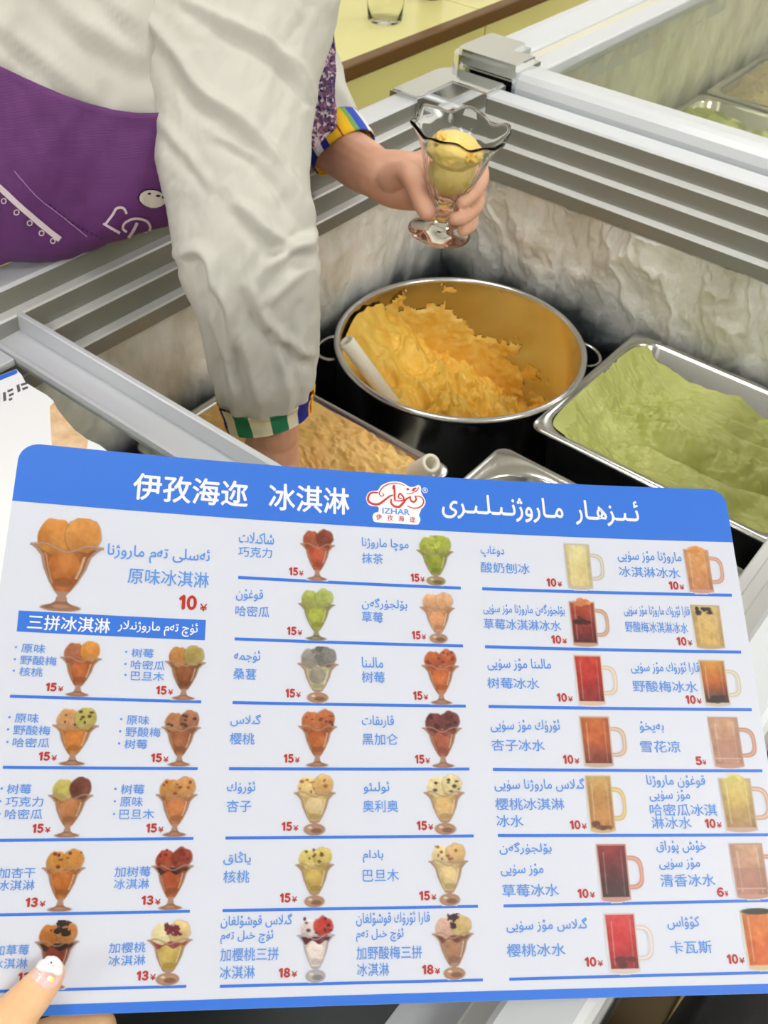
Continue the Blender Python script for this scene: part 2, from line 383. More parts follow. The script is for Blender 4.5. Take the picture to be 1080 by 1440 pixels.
PC = np.array(hp(-1.143, 1.866, -.448)); PR = .330 * H; PD = .56 * H
PZ = PC[2]; FLOORZ = RIM - 1.35 * H + .003
pot = empty('steel_pot', 'tall round steel pot of orange ice cream in the freezer corner', 'pot')
v, f = lathe([(PR * .3, -PD), (PR - .012, -PD), (PR - .004, -PD + .008), (PR - .002, -.012), (PR - .001, -.006)], 96, PC)
f = [g[::-1] for g in f]
v2, f2 = lathe([(PR - .0045, -.004), (PR - .0055, -.02), (PR - .007, -PD + .012), (PR - .016, -PD + .004), (.002, -PD + .004)], 96, PC)
mb = MB().add(v, f).add(v2, f2); mb.build('pot_body', M_steel, pot, True)
rp = [(PR - .0055 + .0042 * (1 - math.cos(a)) * .9, .0005 + .0036 * math.sin(a)) for a in np.linspace(-math.pi / 2, 2 * math.pi - math.pi / 2, 13)]
rp = [(PR - .0022 + .0042 * math.cos(a), -.001 + .0036 * math.sin(a)) for a in np.linspace(0, 2 * math.pi, 13)]
v, f = lathe(rp, 128, PC); MB().add(v, f).build('rolled_rim', mat('bright_rolled_steel', (215, 215, 214), .22, .9), pot, True)
ed = np.array([-.518, -.429]); ed /= np.linalg.norm(ed)           # towards the picture's left
fd = np.array([.4, -.515]); fd /= np.linalg.norm(fd)               # towards the viewer
for sgn, nm in ((1, 'a'), (-1, 'b')):
    q = PC[:2] + ed * sgn * (PR - .001); tn = fd if sgn > 0 else -fd
    P = []
    for a in np.linspace(0, math.pi, 12):
        s_, o_ = math.cos(a) * .026, math.sin(a) * .024
        P.append((q[0] + tn[0] * s_ + ed[0] * sgn * o_, q[1] + tn[1] * s_ + ed[1] * sgn * o_, PZ - .012 - .004 * math.sin(a)))
    v, f = tube(P, .0026, 10); MB().add(v, f).build('handle', M_steel, pot, True)

def pot_ice():
    na, nr = 260, 110; V = []
    a = np.linspace(0, 2 * math.pi, na, endpoint=False)[:, None]; r = (np.linspace(0, 1, nr)[None, :]) * (PR - .0085)
    X = r * np.cos(a); Y = r * np.sin(a)
    e = (X * ed[0] + Y * ed[1]) / PR; g = (X * fd[0] + Y * fd[1]) / PR
    h = -.088 + .016 * e - .012 * g + .060 * np.clip((e * .9 - g * .45 - .45) / .55, 0, 1) ** 1.3
    h += -.085 * np.clip(-e * .85 - g * .6 - .02, 0, 1) - .03 * np.clip(e * .5 + g - .55, 0, 1)
    # lumps and scoop scars
    w1 = fbm(X * 22, Y * 22, 2, 5, 5); w2 = fbm(X * 48 + w1, Y * 48, 5, 5, 9)
    h += .010 * w1 + .010 * (np.abs(w2) ** .8 - .35) * np.clip(.9 - .7 * e, .2, 1.3)
    bl = np.clip(1 - np.abs(fbm(X * 26 + 3, Y * 26, 8, 3, 55)) * 2.4, 0, 1) ** 2
    h += .013 * bl * np.clip(1.0 - np.clip(e - .45, 0, 1) * 2.2, .1, 1)
    ru = (X * (ed[0] + .3) + Y * (ed[1] - .5)) * 95 + w1 * 2.0
    h += .0035 * np.abs(np.sin(ru)) * np.clip(.7 - abs(e - .1), 0, 1)
    for (ce, cg, ra, dp) in ((.28, .10, .16, .020), (-.08, -.08, .13, .024), (-.10, .42, .12, .018), (.1, .62, .12, .014), (-.42, .5, .13, -.016), (-.3, .28, .10, -.018), (-.62, .34, .1, -.014), (.05, .30, .07, -.014), (-.24, -.22, .09, -.016)):
        d = np.hypot(e - ce, g - cg) / ra; h -= dp * np.clip(1.15 - d, 0, 1) ** 1.5
        h += .004 * np.exp(-((d - 1.1) / .18) ** 2)
    V = np.stack([PC[0] + X, PC[1] + Y, PZ + np.minimum(h, -.008)], -1).reshape(-1, 3)
    fc = grid_faces(na, nr, True, False)
    ice = obj('ice_cream', V, fc, M_mango, None, True)
    tag(ice, 'orange-yellow scooped ice cream filling the round steel pot', 'ice cream')
    # film of ice cream left on the wall of the pot
    nz = 70; zt = np.linspace(-.004, -.19, nz)[None, :]
    A = np.linspace(0, 2 * math.pi, 420, endpoint=False)[:, None]; CX, SX = np.cos(A) * 1.6, np.sin(A) * 1.6
    E = np.cos(A) * ed[0] + np.sin(A) * ed[1]; G = np.cos(A) * fd[0] + np.sin(A) * fd[1]
    n = fbm(CX * 3 + 9, SX * 3 + zt * 45, zt * 30 + 3, 5, 31)
    base = -.028 - .085 * np.clip(-E + .1, 0, 1.2) - .02 * np.clip(G, 0, 1)
    th = (base - zt) * .10 + n * .0042 - .0005
    th += .006 * np.exp(-((A - A) ** 2)) * 0
    speck = .0042 * np.clip(fbm(CX * 5, SX * 5, zt * 60, 4, 77) - .28, 0, 1) * 3 * np.clip(-G + .35, 0, 1) * np.clip(E + .55, 0, 1)
    th = th + speck
    rimcl = np.exp(-((zt + .006) / .010) ** 2) * np.clip(n * 1.5 + .25, 0, 1) * .006 * np.clip(-G + .1, 0, 1) * np.exp(-((E + .25) / .3) ** 2)
    th = np.clip(th + rimcl, -.001, .0045) + .0012 * (fbm(CX * 14, SX * 14, zt * 200, 3, 8)) * (th > 0)
    rr = PR - .0052 - th - np.where(th > 0, .0006, 0)
    V = np.stack([PC[0] + rr * np.cos(A), PC[1] + rr * np.sin(A), PZ + zt + 0 * A], -1).reshape(-1, 3)
    ok = (th > .0001).reshape(-1)
    fc = [q for q in grid_faces(420, nz, True, False) if all(ok[i] for i in q)]
    o = obj('wall_smear', V, fc, M_mango_smear, ice, True); tag(o, 'thin ragged film of ice cream on the pot wall', kind='stuff')
    return ice
pot_ice()
def pipe(name, p0, p1, r, label, cat='spatula'):
    p0, p1 = np.array(p0, float), np.array(p1, float); t = p1 - p0; t /= np.linalg.norm(t)
    root = empty(name, label, cat)
    v = []; n = 24; up = np.cross(t, [0, 0, 1.0]); up /= np.linalg.norm(up); w = np.cross(t, up)
    prof = [(r * .58, .05), (r * .58, .002), (r * .66, 0), (r * .9, 0), (r, .0015), (r, .5), (r * .97, 1.0)]
    L = np.linalg.norm(p1 - p0)
    for k, (rr, s) in enumerate(prof):
        s_ = s if k < 5 else L * (s if k > 5 else .5)
        for j in range(n):
            a = 2 * math.pi * j / n; v.append(p0 + t * s_ + rr * (math.cos(a) * up + math.sin(a) * w))
    obj('hollow_handle', v, grid_faces(len(prof), n, False, True) + [tuple(range(n))], M_spoonplastic, root, True)
    # flat blade at the buried end
    q = p1; bl = [q + up * a_ + t * b_ + w * c_ for c_ in (-.002, .002) for a_, b_ in ((-.008, 0), (-.024, .02), (-.024, .075), (.024, .075), (.024, .02), (.008, 0))]
    obj('blade', bl, [tuple(range(6)), tuple(range(11, 5, -1))] + [(i, (i + 1) % 6, 6 + (i + 1) % 6, 6 + i) for i in range(6)], M_spoonplastic, root)
    return root
pipe('spatula', hz(487, 479, -.43), hz(560, 578, -.66), .0098, 'white hollow-handled spatula leaning in the round steel pot')

def rrect(x0, x1, y0, y1, r, n=8):
    P = []
    for cx_, cy_, a0 in ((x1 - r, y1 - r, 0), (x0 + r, y1 - r, 90), (x0 + r, y0 + r, 180), (x1 - r, y0 + r, 270)):
        for k in range(n + 1):
            a = math.radians(a0 + 90 * k / n); P.append((cx_ + r * math.cos(a), cy_ + r * math.sin(a)))
    return P
def pan(x0, x1, y0, y1, z, label, depth=.13, lip=.014, rin=.034, rout=.014, group=None):
    """steel food pan; metres"""
    root = empty('food_pan', label, 'food pan', group)
    def ring(ins, r, zz): return [(a, b, zz) for a, b in rrect(x0 + ins, x1 - ins, y0 + ins, y1 - ins, r)]
    rings = [ring(.0015, rout, z - .006), ring(0, rout, z - .004), ring(0, rout, z - .0015), ring(.002, rout, z), ring(lip, rin, z), ring(lip + .003, rin, z - .003),
             ring(lip + .010, rin * .9, z - depth + .01), ring(lip + .02, rin * .7, z - depth)]
    n = len(rings[0]); v = [p for r_ in rings for p in r_]
    f = grid_faces(len(rings), n, False, True) + [tuple(range((len(rings) - 1) * n, len(rings) * n))]
    obj('pan_body', v, f, M_steel, root, True)
    o = [ring(lip - .001, rin, z - .0045), ring(lip + .009, rin, z - depth + .008), ring(lip + .019, rin, z - depth - .0015)]
    v = [p for r_ in o for p in r_]
    obj('outer_wall', v, [g[::-1] for g in grid_faces(3, n, False, True)] + [tuple(range(2 * n, 3 * n))[::-1]], M_steel_dull, root, True)
    return root
def pan_ice(x0, x1, y0, y1, z, fn, m, label, nx=150, ny=120, name='ice_cream', lip=.0165, rin=.034, wall=None):
    """height field inside the pan, fn(u,v)->height relative to the lip"""
    a0, a1, b0, b1 = x0 + lip, x1 - lip, y0 + lip, y1 - lip
    s = np.linspace(-1, 1, nx)[:, None]; t = np.linspace(-1, 1, ny)[None, :]
    # squircle-like mapping keeps the grid inside the rounded corners
    hx, hy = (a1 - a0) / 2, (b1 - b0) / 2
    k = rin * .30
    X = hx * s * (1 - (k / hx) * (t ** 6) * (s ** 6)); Y = hy * t * (1 - (k / hy) * (s ** 6) * (t ** 6))
    h = fn((X / hx), (Y / hy)); edge = np.maximum(np.abs(s), np.abs(t))
    sc = 1 - .06 * np.clip(-(h) / .1, 0, 1) * edge ** 8
    V = np.stack([(a0 + a1) / 2 + X * sc, (b0 + b1) / 2 + Y * sc, z + h + 0 * X], -1).reshape(-1, 3)
    o = obj(name, V, grid_faces(nx, ny), m, None, True); tag(o, label, 'ice cream'); return o

def P_(a): return a * H
# green pan
gp = (P_(-.822), P_(-.175), P_(1.695), P_(2.245), RIM - .45 * H)
pan(*gp, 'steel food pan of green ice cream to the right of the round pot', depth=.15, lip=.0095, rin=.03)
def f_green(u, v):
    w = fbm(u * 2.5, v * 3, 1, 4, 3)
    h = -.043 + .044 * np.clip((-u - .62) / .38, 0, 1) ** 1.1 + .022 * np.clip((v - .7) / .3, 0, 1) * (.6 + .35 * fbm(u * 3, v * 2, 9, 3, 44)) + .022 * np.clip((-v - .45) / .55, 0, 1)
    h += .008 * w
    q = v - .28 * u + .10 * np.sin(u * 3) + .10 * w
    for c, s_, a_ in ((.42, .06, .015), (.12, .07, .026), (-.38, .06, .022), (.68, .05, .014)):
        d = (q - c) / s_
        h += a_ * np.where(d > 0, np.exp(-d ** 2 * 3), np.exp(-d ** 2 * .18)) * np.clip((u + .75) * 2.2, 0, 1)
    h -= .020 * np.exp(-((q + .10) / .20) ** 2) * np.clip((u + .6) * 2, 0, 1)
    rough = fbm(u * 16, v * 16, 3, 5, 6)
    edge = np.clip((1 - np.maximum(np.abs(u), np.abs(v))) * 6, .12, 1)
    h += .0032 * rough * edge * (np.clip(-u * 1.4, 0, 1) * .7 + .2 + np.exp(-((q - .12) / .1) ** 2)) + .0012 * fbm(u * 5, v * 60, 2, 3, 7)
    return np.minimum(h, -.002)
pan_ice(*gp, f_green, M_pist, 'smooth swirled pistachio green ice cream in the right steel pan', 260, 230, lip=.0115, rin=.03)
# nut pan
npn = (P_(-1.462), P_(-.865), P_(1.02), P_(1.447), RIM - .45 * H)
pan(*npn, 'steel food pan of tan ice cream under the worker\'s striped cuff', depth=.15, lip=.008)
def f_nut(u, v):
    w = fbm(u * 3, v * 3, 4, 4, 13); r2 = fbm(u * 14, v * 14, 2, 5, 14)
    h = -.004 - .052 * np.exp(-(((u - .45) / .52) ** 2 + ((v + .15) / .62) ** 2) ** 1.5) + .004 * w
    lump = np.exp(-(((u - .35) / .38) ** 2 + ((v + .25) / .5) ** 2))
    h += .030 * lump * (.6 + .8 * np.abs(r2)) + .003 * r2 * np.clip(u + .6, 0, 1)
    h += .0025 * np.sin((u * 3 + v) * 9 + w * 3) * np.clip(u, 0, 1)
    return np.minimum(h, -.001)
pan_ice(*npn, f_nut, M_nut, 'tan nut ice cream with a crumbly hollow, worker\'s spoon hand in it', 200, 170, lip=.0105)
pipe('spatula', hz(607, 651, -.40), hz(540, 690, -.62), .0105, 'white hollow-handled spatula standing in the tan ice cream pan')
# small pan
sp_ = (P_(-.832), P_(-.2), P_(1.12), P_(1.592), RIM - .45 * H)
pan(*sp_, 'steel food pan of pinkish cream ice cream half hidden by the menu', depth=.15, rin=.06, lip=.016)
pan_ice(*sp_, lambda u, v: -.03 + .01 * fbm(u * 4, v * 4, 2, 4, 40) + .012 * np.clip((v - .6) * 2, 0, 1), M_pink, 'pinkish cream ice cream in the pan just above the menu', 110, 100, lip=.02, rin=.06)
# pan below the lid
lp_ = (P_(-1.44), P_(-.865), P_(.50), P_(.99), RIM - .45 * H)
pan(*lp_, 'steel food pan of cream ice cream seen through the sliding lid', depth=.15)
pan_ice(*lp_, lambda u, v: -.008 + .003 * fbm(u * 4, v * 4, 2, 4, 50), M_cream, 'flat cream coloured ice cream seen through the sliding lid', 60, 60)
# raisins on the cream
# neighbouring freezer's pans
qa = (P_(-1.455), P_(-.80), P_(3.3), P_(4.0), RIM - .45 * H)
pan(*qa, 'steel food pan of green ice cream under the neighbouring glass lid', depth=.15)
def f_g2(u, v):
    q = fbm(u * 3, v * 2.2, 6, 4, 60)
    return -.024 + .010 * q + .006 * np.abs(np.sin(u * 6 + v * 4 + q * 3)) + .02 * np.clip(-u - .2, 0, 1)
pan_ice(*qa, f_g2, ice_mat('yellow_green_ice_cream', (148, 158, 50), (176, 184, 80), 14), 'yellow green ice cream under the neighbouring glass lid', 120, 100)
qb = (P_(-1.455), P_(-.80), P_(4.03), P_(4.7), RIM - .45 * H)
pan(*qb, 'steel food pan of brown ice cream under the neighbouring glass lid', depth=.15)
pan_ice(*qb, lambda u, v: -.014 + .012 * fbm(u * 4, v * 4, 6, 5, 70), ice_mat('grey_brown_ice_cream', (150, 132, 84), (176, 160, 112), 18), 'brownish ice cream under the neighbouring glass lid', 100, 90)
# ------------------------------------------------------------------ menu card
CS = .94                      # 376 mm wide
_q = np.array([-0.39235823566302486, -0.18640120511087366, 0.022702012283199874]); _th = np.linalg.norm(_q); _k = _q / _th
_K = np.array([[0, -_k[2], _k[1]], [_k[2], 0, -_k[0]], [-_k[1], _k[0], 0]])
CR = np.eye(3) + math.sin(_th) * _K + (1 - math.cos(_th)) * _K @ _K
CO = CAM + R @ (np.array([0.006233191185894777, -0.02487253480765071, 0.5463467429401606]) * CS)
CU, CV, CN = (R @ CR[:, i] for i in range(3))        # right, down, away from the viewer
CHW = .2 * CS; CHH = 0.269361519979397 * CS; CW = .008784825402573129 * CS
def card(u, v, t=0.0):        # t = height above the paper, towards the viewer
    return CO + CU * u + CV * v + CN * (CW * (1 - (u / CHW) ** 2) - t)
def cuv(x, y):                # where the line of sight through a picture point meets the card
    d = W(x, y); w = 0.0
    for _ in range(6):
        P = CAM + d * (((CO + CN * w - CAM) @ CN) / (d @ CN)); u, v = (P - CO) @ CU, (P - CO) @ CV
        w = CW * (1 - (u / CHW) ** 2)
    return u, v
def flat2d(pts_loops, cuts=True):
    """fill 2D loops, cut along u so that the mesh follows the bend; returns verts2d, faces"""
    bm = bmesh.new()
    for lp in pts_loops:
        vs = [bm.verts.new((a, b, 0)) for a, b in lp]; bm.faces.new(vs)
    if cuts:
        for g in np.arange(-.19, .191, .008):
            bmesh.ops.bisect_plane(bm, geom=list(bm.verts) + list(bm.edges) + list(bm.faces), plane_co=(g, 0, 0), plane_no=(1, 0, 0))
    bmesh.ops.triangulate(bm, faces=[f for f in bm.faces if len(f.verts) > 4])
    bm.verts.index_update(); v = [(q.co.x, q.co.y) for q in bm.verts]; f = [[q.index for q in g.verts] for g in bm.faces]; bm.free(); return v, f
def on_card(name, loops, t, m, parent, cuts=True):
    v, f = flat2d(loops, cuts); V = [card(a, b, t) for a, b in v]
    for i, g in enumerate(f):   # face the viewer
        n = np.cross(V[g[1]] - V[g[0]], V[g[2]] - V[g[0]])
        if n @ CN > 0: f[i] = g[::-1]
    return obj(name, V, f, m, parent)
def paper_mat(name, c): return mat(name, c, .38, Specular_IOR_Level=.35)
M_paper = paper_mat('laminated_white', (201, 206, 220)); M_blue = paper_mat('print_blue', (52, 111, 210)); M_red = paper_mat('print_red', (174, 48, 38))
M_tblue = paper_mat('print_text_blue', (86, 143, 222)); M_pwhite = paper_mat('print_white', (224, 227, 233))
M_logored = paper_mat('print_logo_red', (194, 58, 49))
menu = empty('menu_card', 'large laminated ice cream menu card held up in front of the freezer', 'menu')
# sheet: outline with rounded corners, front and back and edge
TLx, TRx = -CHW, CHW; rc = .0095
out = []
for cu_, cv_, a0 in ((CHW - rc, rc, -90), (CHW - rc, CHH - rc, 0), (-CHW + rc, CHH - rc, 90), (-CHW + rc, rc, 180)):
    for k in range(9):
        a = math.radians(a0 + 90 * k / 8); out.append((cu_ + rc * math.cos(a), cv_ + rc * math.sin(a)))
bm = bmesh.new(); bm.faces.new([bm.verts.new((a, b, 0)) for a, b in out])
for g in np.arange(-.19, .191, .008):
    bmesh.ops.bisect_plane(bm, geom=list(bm.verts) + list(bm.edges) + list(bm.faces), plane_co=(g, 0, 0), plane_no=(1, 0, 0))
r = bmesh.ops.extrude_face_region(bm, geom=list(bm.faces)); up = [g for g in r['geom'] if isinstance(g, bmesh.types.BMVert)]
for q in up: q.co.z = 1
for q in bm.verts: q.co = Vector(card(q.co.x, q.co.y, -.0007 * (q.co.z > .5)))
bmesh.ops.recalc_face_normals(bm, faces=bm.faces)
me = bpy.data.meshes.new('sheet'); bm.to_mesh(me); bm.free(); me.materials.append(M_paper)
o = bpy.data.objects.new('sheet', me); COL.objects.link(o); o.parent = menu; o['label'] = 'white laminated sheet with rounded corners'
HB = cuv(520, 741)[1]
_hb = [p for p in out if p[1] < rc + 1e-6]
_hb = sorted([p for p in out if p[0] > 0 and p[1] <= rc + 1e-6], key=lambda p: p[1])
left = [(-p[0], p[1]) for p in _hb]
hdr = left[::-1] + _hb + [(CHW, cuv(1028, 762.5)[1]), (cuv(520, 742)[0], HB), (-CHW, cuv(17.5, 704)[1])]
on_card('header_band', [hdr], .00012, M_blue, menu)
def arcy(v0): k = rc - (CHH - v0); return CHW - rc + math.sqrt(max(rc * rc - max(k, 0) ** 2, 0))
v1 = CHH - .0040
fb = [(-arcy(v1), v1), (arcy(v1), v1)] + [(arcy(q), q) for q in np.linspace(v1, CHH - .00005, 6)[1:]] + [(-arcy(q), q) for q in np.linspace(CHH - .00005, v1, 6)[:-1]]
on_card('footer_band', [fb], .00012, M_blue, menu)
def seg(x0, y0, x1, y1, wpx, t, m, name, parent):
    a, b = cuv(x0, y0), cuv(x1, y1); hw = abs(cuv(x0, y0 + wpx)[1] - a[1]) / 2
    return on_card(name, [[(a[0], a[1] - hw), (b[0], b[1] - hw), (b[0], b[1] + hw), (a[0], a[1] + hw)]], t, m, parent)
DIV = [(14, 979, 283, 987), (4, 1079, 278, 1081), (-20, 1182, 272, 1179), (-22, 1287, 267, 1281.5), (-40, 1395, 262, 1387),
       (335, 812, 648, 827), (330, 898.5, 651, 908.5), (327, 988, 655, 993), (322, 1081, 660, 1081.5), (317, 1178.5, 666, 1175.5), (313, 1280.5, 672, 1274.5), (309, 1387, 679, 1378),
       (678, 828, 1029, 837), (682, 909.5, 1042, 917), (687, 993.5, 1057, 998), (693, 1082, 1072, 1084), (700, 1175, 1085, 1174), (708, 1274, 1095, 1266), (716, 1377, 1108, 1367)]
for d in DIV: seg(*d, 4.3, .00012, M_blue, 'divider_line', menu)
on_card('section_band', [[cuv(26.5, 858.5), cuv(289.5, 872), cuv(288, 900.5), cuv(23.5, 888)]], .00012, M_blue, menu)

# --- lettering
SY = [640, 820, 903, 990, 1080, 1178, 1280, 1380]
SL = {150: [.094, .066, .048, .033, .007, -.011, -.019, -.03], 500: [.078, .048, .031, .015, 0, -.009, -.02, -.024], 850: [.056, .03, .022, .0135, .005, -.003, -.019, -.026]}
def slope(x, y):
    a = [np.interp(y, SY, SL[k]) for k in (150, 500, 850)]; return float(np.interp(x, (150, 500, 850), a))
_AR = {'ا': 'FE8D FE8E', 'ە': 'FEE9 FEEA', 'ب': 'FE8F FE90 FE91 FE92', 'پ': 'FB56 FB57 FB58 FB59', 'ت': 'FE95 FE96 FE97 FE98', 'ج': 'FE9D FE9E FE9F FEA0', 'چ': 'FB7A FB7B FB7C FB7D',
       'خ': 'FEA5 FEA6 FEA7 FEA8', 'د': 'FEA9 FEAA', 'ر': 'FEAD FEAE', 'ز': 'FEAF FEB0', 'ژ': 'FB8A FB8B', 'س': 'FEB1 FEB2 FEB3 FEB4', 'ش': 'FEB5 FEB6 FEB7 FEB8', 'غ': 'FECD FECE FECF FED0',
       'ق': 'FED5 FED6 FED7 FED8', 'ك': 'FED9 FEDA FEDB FEDC', 'گ': 'FB92 FB93 FB94 FB95', 'ڭ': 'FBD3 FBD4 FBD5 FBD6', 'ل': 'FEDD FEDE FEDF FEE0', 'م': 'FEE1 FEE2 FEE3 FEE4', 'ن': 'FEE5 FEE6 FEE7 FEE8',
       'ھ': 'FBAA FBAB FBAC FBAD', 'و': 'FEED FEEE', 'ۇ': 'FBD7 FBD8', 'ۆ': 'FBD9 FBDA', 'ۈ': 'FBDB FBDC', 'ۋ': 'FBDE FBDF', 'ى': 'FEEF FEF0 FBE8 FBE9', 'ي': 'FEF1 FEF2 FEF3 FEF4', 'ئ': 'FE89 FE8A FE8B FE8C', 'ـ': '0640 0640 0640 0640'}
def shape(s):
    s = s.replace('لا', '\u0001'); out_ = []
    for i, c in enumerate(s):
        def dual(ch): return ch in _AR and len(_AR[ch].split()) == 4
        prev = i > 0 and dual(s[i - 1]); nxt = i + 1 < len(s) and (s[i + 1] in _AR or s[i + 1] == '\u0001')
        if c == '\u0001': out_.append('\ufefc' if prev else '\ufefb'); continue
        if c not in _AR: out_.append(c); continue
        fm = [chr(int(h_, 16)) for h_ in _AR[c].split()]
        if len(fm) == 2: out_.append(fm[1] if prev else fm[0])
        else: out_.append(fm[(1 if prev else 0) if not nxt else (3 if prev else 2)])
    return ''.join(out_[::-1])
_cache = {}
def glyphs(s, off, res=3):
    key = (s, off)
    if key not in _cache:
        c = bpy.data.curves.new('lettering', 'FONT'); c.body = s; c.size = 1; c.resolution_u = res; c.offset = .001 if '莓' in s else 0.0
        o_ = bpy.data.objects.new('lettering', c); me_ = o_.to_mesh()
        V = np.array([tuple(q.co) for q in me_.vertices]); F = [tuple(p.vertices) for p in me_.polygons]
        if s == '１':           # the printed one has a flag and no foot
            V = np.array([(.20, 0, 0), (.32, 0, 0), (.32, .73, 0), (.22, .73, 0), (.02, .60, 0), (.02, .50, 0), (.20, .60, 0)]); F = [(0, 1, 2, 6), (6, 2, 3, 4, 5)]
        if off > 0:            # bold print: the outline laid down several times, a hair apart
            V0, F0, k = V, F, len(V); V, F = [], []
            for q, (ox, oy) in enumerate(((0, 0), (off, 0), (-off, 0), (0, off), (0, -off))):
                V.append(V0 + np.array((ox, oy, q * .006))); F += [tuple(i + q * k for i in f_) for f_ in F0]
            V = np.vstack(V)
        o_.to_mesh_clear(); bpy.data.objects.remove(o_); bpy.data.curves.remove(c); _cache[key] = (V, F)
    return _cache[key]
TEXT = {}
def text(s, x0, x1, yc, h, m, name, off=.0, uniform=False, t=.00024):
    """lettering fitted between two picture columns, centred on row yc, h pixels tall, laid on the card"""
    V, F = glyphs(s, off); lo, hi = V.min(0), V.max(0)
    sl = slope((x0 + x1) / 2, yc); hx = (x1 - x0) / 2; xc = (x0 + x1) / 2
    a, b = cuv(x0, yc - sl * hx), cuv(x1, yc + sl * hx); top, bot = cuv(xc, yc - h / 2), cuv(xc, yc + h / 2)
    wid = math.hypot(b[0] - a[0], b[1] - a[1]); ang = math.atan2(b[1] - a[1], b[0] - a[0]); hh = abs(bot[1] - top[1])
    su = wid / (hi[0] - lo[0]); sv = su if uniform else hh / (hi[1] - lo[1]); cx_, cy_ = (a[0] + b[0]) / 2, (top[1] + bot[1]) / 2
    X = (V[:, 0] - (lo[0] + hi[0]) / 2) * su; Y = -(V[:, 1] - (lo[1] + hi[1]) / 2) * sv
    U = cx_ + X * math.cos(ang) - Y * math.sin(ang); Vv = cy_ + X * math.sin(ang) + Y * math.cos(ang)
    mb = TEXT.setdefault(name, (MB(), m))[0] if False else MB()
    P = [card(u_, v_, t + z_ * .0012) for u_, v_, z_ in zip(U, Vv, V[:, 2])]
    n = np.cross(P[F[0][1]] - P[F[0][0]], P[F[0][2]] - P[F[0][0]])
    fc = [g if n @ CN < 0 else g[::-1] for g in F]
    return obj(name, P, fc, m, menu)
def zh(s, x0, x1, y, h=None, m=None, name='dish_name', off=.006):
    h = h or 14.5 + (y - 760) / 640 * 4.5
    text(s, x0, x1, y, h, m or M_tblue, name, off)
def ar(s, x0, x1, y, h, m=None, name='dish_name', off=.012): text(shape(s), x0, x1, y, h, m or M_tblue, name, off)
def digits(n, x0, x1, y, h):
    u = (x1 - x0) / sum(.62 if c == '1' else 1.0 for c in n); x = x0
    for c in n:
        g = u * (.62 if c == '1' else 1.0); yy = y + slope(x0, y) * (x + g / 2 - (x0 + x1) / 2)
        text(chr(ord(c) + 0xfee0), x + g * .07, x + g * .93, yy, h, M_red, 'price', .055); x += g
def price(n, x0, x1, y, k=1.0):
    h = (11.6 + (y - 800) / 560 * 2.2) * k; w = x1 - x0
    digits(n, x0, x0 + w * .66, y - slope(x0, y) * w * .16, h)
    text('¥', x0 + w * .71, x1, y + h * .17 + slope(x0, y) * w * .34, h * .62, M_red, 'price', .012)
text('伊孜海迩', 187, 349, 690, 38, M_pwhite, 'title', .018)
text('冰淇淋', 378, 491.5, 702, 38, M_pwhite, 'title', .018)
ar('ئـىـزھـار  مـاروژنـىـلـىـرى', 621, 898, 717.5, 37, M_pwhite, 'title', .016)
ar('ئەسلى تەم ماروژنا', 151, 295, 781, 25)
zh('原味冰淇淋', 180, 294, 813, 22.5)
digits('10', 251, 278, 847.5, 21); text('¥', 281, 291.5, 854.5, 10.5, M_red, 'price', .012)
text('三拼冰淇淋', 39, 155, 877.5, 21.5, M_pwhite, 'title', .012)
ar('ئۈچ تەم ماروژنىلار', 166, 278, 884, 20, M_pwhite, 'title')
LEFT = [('原味', 30, 64, 912), ('野酸梅', 28.5, 80, 929), ('核桃', 27, 60, 945), ('树莓', 185, 216, 918.5), ('哈密瓜', 184, 232, 935.5), ('巴旦木', 184, 231, 951),
        ('原味', 21, 55, 1010), ('野酸梅', 19, 71, 1027), ('哈密瓜', 18, 70, 1044.5), ('原味', 178, 210, 1012.7), ('野酸梅', 176.6, 226, 1029.6), ('树莓', 175, 207, 1046.5),
        ('树莓', 10, 44, 1109.6), ('巧克力', 8, 61, 1127.4), ('哈密瓜', 7, 60, 1145), ('树莓', 170, 203, 1110), ('原味', 169, 201, 1127.4), ('巴旦木', 168, 217, 1145)]
for s, a, b, y in LEFT:
    zh(s, a, b, y, 12.8 + (y - 900) / 240 * 1.6)
    u_, v_ = cuv(a - 7.5, y - .5 - slope(a, y) * 30); k_ = [(u_ + .00055 * math.cos(q), v_ + .00055 * math.sin(q)) for q in np.linspace(0, 6.28, 8, endpoint=False)]
    on_card('bullet_dot', [k_], .00024, M_tblue, menu, False)
for s, a, b, y in (('加杏干', -2, 50, 1227.5), ('冰淇淋', -4, 49, 1245), ('加树莓', 161, 212, 1225.8), ('冰淇淋', 160, 210, 1243), ('加草莓', -9, 41, 1336), ('冰淇淋', -12, 39, 1355), ('加樱桃', 153, 205, 1332.5), ('冰淇淋', 152.6, 204.5, 1350.5)):
    zh(s, a, b, y, 15)
